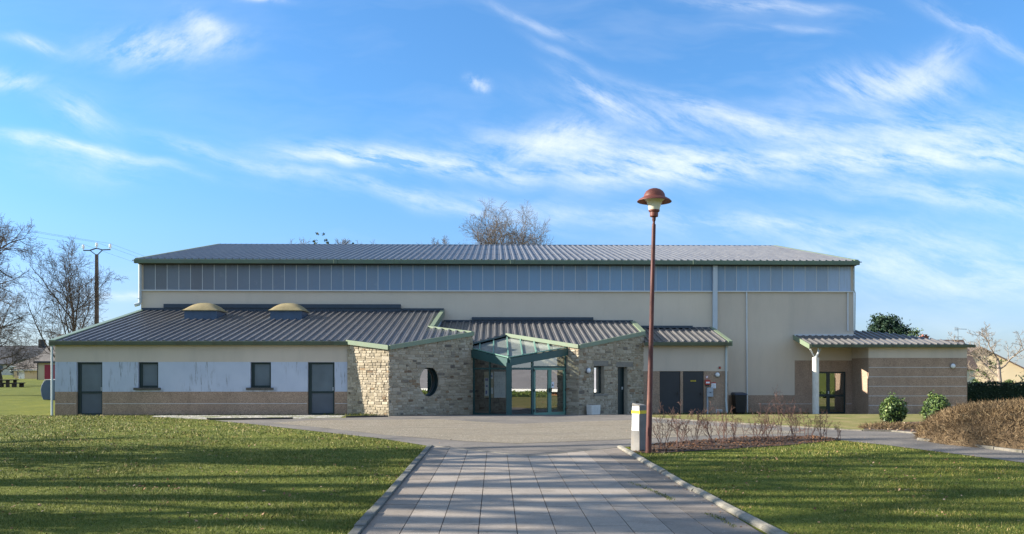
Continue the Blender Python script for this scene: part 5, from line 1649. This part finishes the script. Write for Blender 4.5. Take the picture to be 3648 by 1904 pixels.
# house behind the wing: only ridge and chimney clear the roof
e = empty('hidden_house', (55.17, 100, -1.2), 'house whose ridge and small chimney just clear the right wing roof', 'house', GH)
b = MB(); b.box(-3.5, 1.6, -3, 3, -3, 3.2); b.build('wall', 'render_white', e, local=True)
b = gable(MB(), -3.5, 1.6, -3, 3, 3.2, 6.42, over=.3); rf = b.build('roof', 'tile_brown', e, local=True)
b = MB(); b.box(-3.3, -2.55, -.35, .35, 6.0, 6.95); b.box(-3.4, -2.45, -.42, .42, 6.95, 7.02); b.box(-3.2, -2.65, -.25, .25, 7.14, 7.2)
for x in (-3.15, -2.75): b.box(x, x + .08, -.2, .2, 7.02, 7.14)
b.build('chimney', 'brick_red', rf, local=True)
e = empty('tv_antenna', (56.4, 100, 5.1), 'thin rooftop television antenna above the right wing', 'antenna')
b = MB(); b.tube([(0, 0, 0), (0, 0, 1.75)], .035, 6); b.build('mast', 'plastic_grey', e, local=True)
b = MB(); b.bar((-.4, 0, 1.6), (1.1, 0, 1.55), .05, .05); b.bar((-.6, 0, .62), (.55, 0, .62), .04, .04)
for k in range(4): b.bar((-.4 + .2 * k, -.3, 1.6), (-.4 + .2 * k, .3, 1.6), .025, .025); b.bar((-.4 + .1 * k, 0, 1.35), (-.4 + .1 * k, 0, 1.85), .02, .02)
b.build('elements', 'plastic_grey', e, local=True)

# utility pole and its wires
e = empty('utility_pole', (-28.62, 60, 0), 'tall brown utility pole with a bent crossarm and three white insulators', 'utility pole')
b = MB(); b.hexa([(-.15, -.12, -.2), (.15, -.12, -.2), (.15, .12, -.2), (-.15, .12, -.2)], [(-.09, -.08, 10.0), (.09, -.08, 10.0), (.09, .08, 10.0), (-.09, .08, 10.0)]); b.build('post', 'pole_brown', e, local=True)
b = MB()
arm = [(-.95, 0, 10.28), (-.5, 0, 10.28), (0, 0, 10.44), (.42, 0, 10.32), (.97, 0, 10.34)]
for i in range(4): b.bar(arm[i], arm[i + 1], .07, .07)
b.bar((-.08, 0, 9.98), (-.48, 0, 10.28), .05, .05); b.bar((.08, 0, 9.98), (.42, 0, 10.32), .05, .05)
ca = b.build('crossarm', 'iron', e, local=True)
for x, z in ((-.95, 10.3), (0, 10.45), (.96, 10.36)):
    b = MB(); b.lathe([(0, z), (.035, z), (.035, z + .12), (.10, z + .13), (.10, z + .2), (.06, z + .22), (.09, z + .26), (.08, z + .36), (.03, z + .40), (0, z + .40)], c=(x, 0, 0), n=12); b.build('insulator', 'porcelain', ca, local=True)
wi = empty('overhead_wires', (-28.62, 60, 10.5), 'three thin overhead wires running from the utility pole past the hall', 'cable')
for x, z in ((-.95, .22), (0, .36), (.96, .28)):
    b = MB()
    for ex, ey, ez, sag in ((-14.5, -40, 1.2, 1.1), (9.5, 33, -2.6, .9)):
        pts = [(x + ex * k / 14, ey * k / 14, z + ez * k / 14 - sag * 4 * (k / 14) * (1 - k / 14) * .5) for k in range(15)]
        b.tube(pts, .006, 4, cap=False)
    b.build('wire', 'cable', wi, local=True)

# picnic table on the far left lawn
e = empty('picnic_table', (-47.73, 82, 0), 'dark wooden picnic table with two benches on the far left lawn', 'picnic table')
b = MB(); b.box(-.55, .55, -.9, .9, .68, .76); b.build('table_top', 'wood_dark', e, local=True)
for y in (-.6, .6):
    b = MB(); b.box(-.52, -.22, y - .06, y + .06, 0, .68); b.box(.2, .5, y - .06, y + .06, 0, .68); b.box(-.22, .2, y - .04, y + .04, .3, .4); b.build('trestle', 'wood_dark', e, local=True)
for x in (-.98, .98):
    b = MB(); b.box(x - .22, x + .22, -.9, .9, .36, .45); b.box(x - .2, x + .2, -.7, -.55, 0, .36); b.box(x - .2, x + .2, .55, .7, 0, .36); b.build('bench', 'wood_dark', e, local=True)
# blue container at the corner
e = empty('container', (-24.3, 48, 0), 'blue grey rounded container partly hidden behind the left corner of the hall', 'container')
b = MB()
prof = [(-1.32, .02), (-1.42, .25), (-1.47, .6), (-1.42, .85), (-1.28, 1.1), (-1.1, 1.15), (1.0, 1.15), (1.3, .9), (1.3, .02)]
b.hexa([(x, -.6, z) for x, z in prof], [(x, .6, z) for x, z in prof]); b.build('body', 'container_blue', e, bevel=.03, local=True)
b = MB(); b.box(-1.25, 1.0, -.62, .62, 1.14, 1.18); b.build('lid', 'zinc_trim', e, local=True)
# bushes by the distant houses
def far_bush(loc, r, h, label, seed, mat='leaf_hedge'):
    rng = np.random.default_rng(seed)
    e = empty('bush', loc, label, 'shrub', 'evergreens and bushes beyond the hall')
    P, N = blob_points(rng, 900, (0, 0, h * .4), (r, r * .8, h * .6), .6); P = P[P[:, 2] > 0]
    v, f = leaves_np(P, .16, rng, None, .6, 1.); mesh_np('leaves', v, f, mat, e, tint=rng.random(len(f)))
    MB().lathe([(0, .02), (r * .7, .05), (r * .75, h * .4), (r * .4, h * .8), (0, h * .88)], n=12).build('core', 'leaf_core', e, local=True)


far_bush((-66.95, 108, g1(-67.8, 108)), 2.9, 1.7, 'wide clipped dark bush in front of the far left houses', 3)
far_bush((-63.89, 118.5, g1(-64.6, 118.5)), .8, 1.2, 'small green bush beside the red door house', 4, 'leaf_laurel')
far_bush((-71.67, 128, g1(-72, 128)), 2.4, 3.2, 'taller dark bush left of the beige bungalow', 6)

# reflected in the porch glass: hedge and long low building off to the right
hedge('hedge', 19.7, 20.8, 13, 30.4, -.62, .24, 12000, 'leaf_bright', 'yellow green hedge along the right side of the site, mirrored in the porch glass', 12, .08)
e = empty('long_building', (52, 24, -2.3), 'long low building with brown cladding and grey roof, mirrored in the porch glass', 'building', GH)
b = MB(); b.box(0, 9, -24, 24, -.5, 1.9); b.build('wall', 'wood_cladding', e, local=True)
b = MB(); b.hexa([(-.5, -24.5, 1.9), (10, -24.5, 3.9), (10, 24.5, 3.9), (-.5, 24.5, 1.9)], [(-.5, -24.5, 2.05), (10, -24.5, 4.05), (10, 24.5, 4.05), (-.5, 24.5, 2.05)]); rf = b.build('roof', 'roof_pale', e, local=True)
b = MB(); b.box(-.65, -.5, -24.5, 24.5, 1.78, 2.06); b.build('gutter', 'white_paint', rf, local=True)

# trees beyond the left edge whose shadows stripe the lawn and the path
GSH = 'bare trees beyond the left edge of the lawn'
SHD = [level(9, 8, .035, .01, (46, 9), .42, .30, .3, .5, .45), level(5, 6, .12, .04, (42, 12), .52, .25, .3, .5), level(4, 4, .15, .03, (42, 12), .5, .25, .4, .55), level(0, 3, .16, .02, taper=.6)]
s0 = bare_tree((-26, 10.6, 0), 'bare tree beyond the left edge of the lawn, nearest to the photographer', 22.5, .40, SHD, 51, 'bark', GSH, minr=.02)
for i, (x, y, rz_, sc, lb) in enumerate([(-29, 13.9, 1.3, 1.05, 'second bare tree beyond the left edge of the lawn'), (-18, 16.4, 2.9, .62, 'third bare tree along the left edge of the lawn, the smallest of them'),
                                           (-31, 17.9, 4.1, 1.1, 'farthest and tallest bare tree beyond the left edge'), (-23, 12.2, 5.0, .85, 'slender bare tree between the two nearest ones beyond the left edge')]):
    copy_tree(s0, (x, y, 0), rz_, sc, lb)

evergreen((-15.2, 17.6, 0), 5.6, 2.3, 5000, 'leaf_dark', 'dense dark evergreen just beyond the left edge of the lawn', 61, .14, plume=False)
evergreen((-13.4, 9.6, 0), 4.2, 1.2, 1500, 'leaf_dark', 'thin evergreen beyond the left edge of the lawn, nearest to the photographer', 62, .12, plume=False)

# ------------------------------------------------------------------ grass and leaves
rng = np.random.default_rng(77)
LAWN_L = [(KL - .10, 6), (KL - .10, 18.7), (-2.9, 20.8), (-5.0, 23.2), (-7.65, 26.3), (-9.9, 28.6), (-12.6, 30.5), (-13.2, 31.9), (-19, 31.9), (-24, 33), (-24, 6)]
LAWN_R = [(3.06, 6), (2.95, 9), (2.88, 13), (2.84, 17.2), (3.35, 17.05), (6.5, 18.65), (8.42, 20.05), (8.9, 18.9), (9.6, 16), (9.95, 14.5), (10.85, 12), (12, 9), (12, 6)]
cells = [(7.6, 12, 2300, .034, .0032), (12, 16, 1200, .036, .0045), (16, 21, 520, .040, .007), (21, 33, 170, .045, .012)]
BV, BT = [], []
for y0, y1, dens, hgt, wd in cells:
    for poly in (LAWN_L, LAWN_R):
        n = int(36 * (y1 - y0) * dens)
        x = rng.uniform(-24, 12, n); y = rng.uniform(y0, y1, n)
        vis = (x > -.64 * y - .6) & (x < .66 * y + .6)
        x, y = x[vis], y[vis]
        ok = inside(poly, x, y); x, y = x[ok], y[ok]; n = len(x)
        patch = np.sin(x * 1.7 + np.sin(y * 1.1)) * np.cos(y * 1.3 + .7 * np.sin(x * .9)) * .5 + .5
        h = hgt * rng.uniform(.4, 1.35, n) * (.6 + .7 * patch)
        a = rng.uniform(0, 2 * np.pi, n); ln = rng.uniform(.2, 1.0, n) * h; la = rng.uniform(0, 2 * np.pi, n)
        p = np.stack([x, y, np.full(n, -.004)], 1)
        s = np.stack([np.cos(a), np.sin(a), np.zeros(n)], 1) * wd
        tip = p + np.stack([np.cos(la) * ln, np.sin(la) * ln, h], 1)
        BV.append(np.stack([p - s, p + s, tip], 1).reshape(-1, 3)); straw = np.sin(x * 3.1 + 2 * np.sin(y * 1.7)) * np.sin(y * 2.6 + 1.5 * np.sin(x * 1.3)) * .5 + np.sin(x * 7.7 + y * 2.1) * np.sin(y * 8.3 - x) * .35
        BT.append(np.clip(rng.beta(2.0, 2.6, n) + (patch - .5) * .12 + straw * .16 + .24 * np.clip((y - 15) / 9, 0, 1) ** 1.5, 0, 1))  # near blades tinted darker than far ones, standing in for their self-shade
BV = np.concatenate(BV); BT = np.concatenate(BT)
o = mesh_np('grass', BV, np.arange(len(BV)).reshape(-1, 3), 'grass_blade', tint=BT)
tag(o, 'short mown grass blades covering both lawns', kind='stuff')

LV, LT = [], []


def scatter_leaves(poly, n, xr, yr, size, dens=None, tmax=1.):
    x = rng.uniform(*xr, n); y = rng.uniform(*yr, n)
    ok = inside(poly, x, y)
    if dens is not None: ok &= dens(x, y)
    x, y = x[ok], y[ok]; n = len(x)
    c = np.stack([x, y, np.full(n, .024) + rng.uniform(0, .014, n)], 1)
    v, f = leaves_np(c, size, rng, np.tile([0, 0, 1.], (n, 1)), .6, .35)
    LV.append(v); LT.append(rng.random(n) * tmax)


pat = lambda x, y: rng.random(len(x)) < np.clip(.10 + 1.3 * np.clip(np.sin(x * 2.3 + y + 1.5 * np.sin(x * .8)) * np.sin(y * 1.9 - x * .7) - .35, 0, 1), .05, 1)
scatter_leaves(LAWN_L, 15000, (-18, -1), (7.5, 31), .024, pat, .92)
scatter_leaves(LAWN_R, 6000, (2.8, 12), (7.5, 20), .022, pat, .92)
scatter_leaves(BEDP, 6000, (2.8, 8.8), (17, 21.5), .030, None, .42)
scatter_leaves([(10.4, 23.5), (11.1, 23.0), (11.6, 21.9), (12.4, 21.8), (15.5, 24), (14.8, 27), (12.6, 26.4), (11.3, 25.2)], 2600, (10, 16), (21, 28), .035)
scatter_leaves([(10.45, 20.2), (10.8, 18.4), (11.1, 17), (11.4, 15), (12.4, 15), (12.0, 17.5), (11.2, 20)], 900, (10, 13), (14, 21), .03)
scatter_leaves([(2.3, 8), (2.8, 8), (2.74, 18.2), (2.5, 17.9)], 700, (2.2, 3), (7.5, 18.3), .016, lambda x, y: (2.78 - x + rng.normal(0, .05, len(x))) < .16)
scatter_leaves(ASPH, 130, (-9, 11), (16, 34), .022)
v = np.concatenate(LV)
o = mesh_np('fallen_leaves', v, np.arange(len(v)).reshape(-1, 4), 'dead_leaf', tint=np.concatenate(LT))
tag(o, 'dry brown leaves scattered over lawns and beds', kind='stuff')

# weeds: tufts in the path joints and along the wall foot
WV, WT = [], []
for poly_pts, n, h in ((([(2.05, 12.6), (2.16, 12.0), (2.28, 11.4), (2.33, 10.9)]), 420, .03), (([(2.52, 9.9), (2.6, 9.4), (2.6, 9.0)]), 260, .03), (([(-5.6, 31.85), (-4.4, 31.0), (-6.6, 31.95)]), 420, .09), (([(6.9, 36.85), (9.9, 36.9), (10.6, 36.9)]), 400, .10), (([(10.7, 39.8), (12.9, 39.85), (15.2, 39.85)]), 500, .13), (([(17.4, 38.1), (19.5, 38.1), (21.9, 38.1)]), 300, .09), (([(-15, 32.02), (-11, 32.02), (-7.5, 32.02)]), 500, .07)):
    q = np.array(poly_pts); k = rng.uniform(0, len(q) - 1.001, n); i = k.astype(int); fr = (k - i)[:, None]
    xy = q[i] * (1 - fr) + q[i + 1] * fr + rng.normal(0, .03, (n, 2))
    z = gz(xy[:, 0], xy[:, 1]) + .008
    a = rng.uniform(0, 6.28, n); hh = h * rng.uniform(.3, 1.2, n)
    p = np.stack([xy[:, 0], xy[:, 1], z], 1); s = np.stack([np.cos(a), np.sin(a), np.zeros(n)], 1) * (.006 + h * .06)
    tip = p + np.stack([rng.normal(0, h * .4, n), rng.normal(0, h * .4, n), hh], 1)
    WV.append(np.stack([p - s, p + s, tip], 1).reshape(-1, 3)); WT.append(rng.uniform(.05, .8, n))
v = np.concatenate(WV)
o = mesh_np('weeds', v, np.arange(len(v)).reshape(-1, 3), 'grass_blade', tint=np.concatenate(WT))
tag(o, 'weeds in the paving joints and along the foot of the walls', kind='stuff')
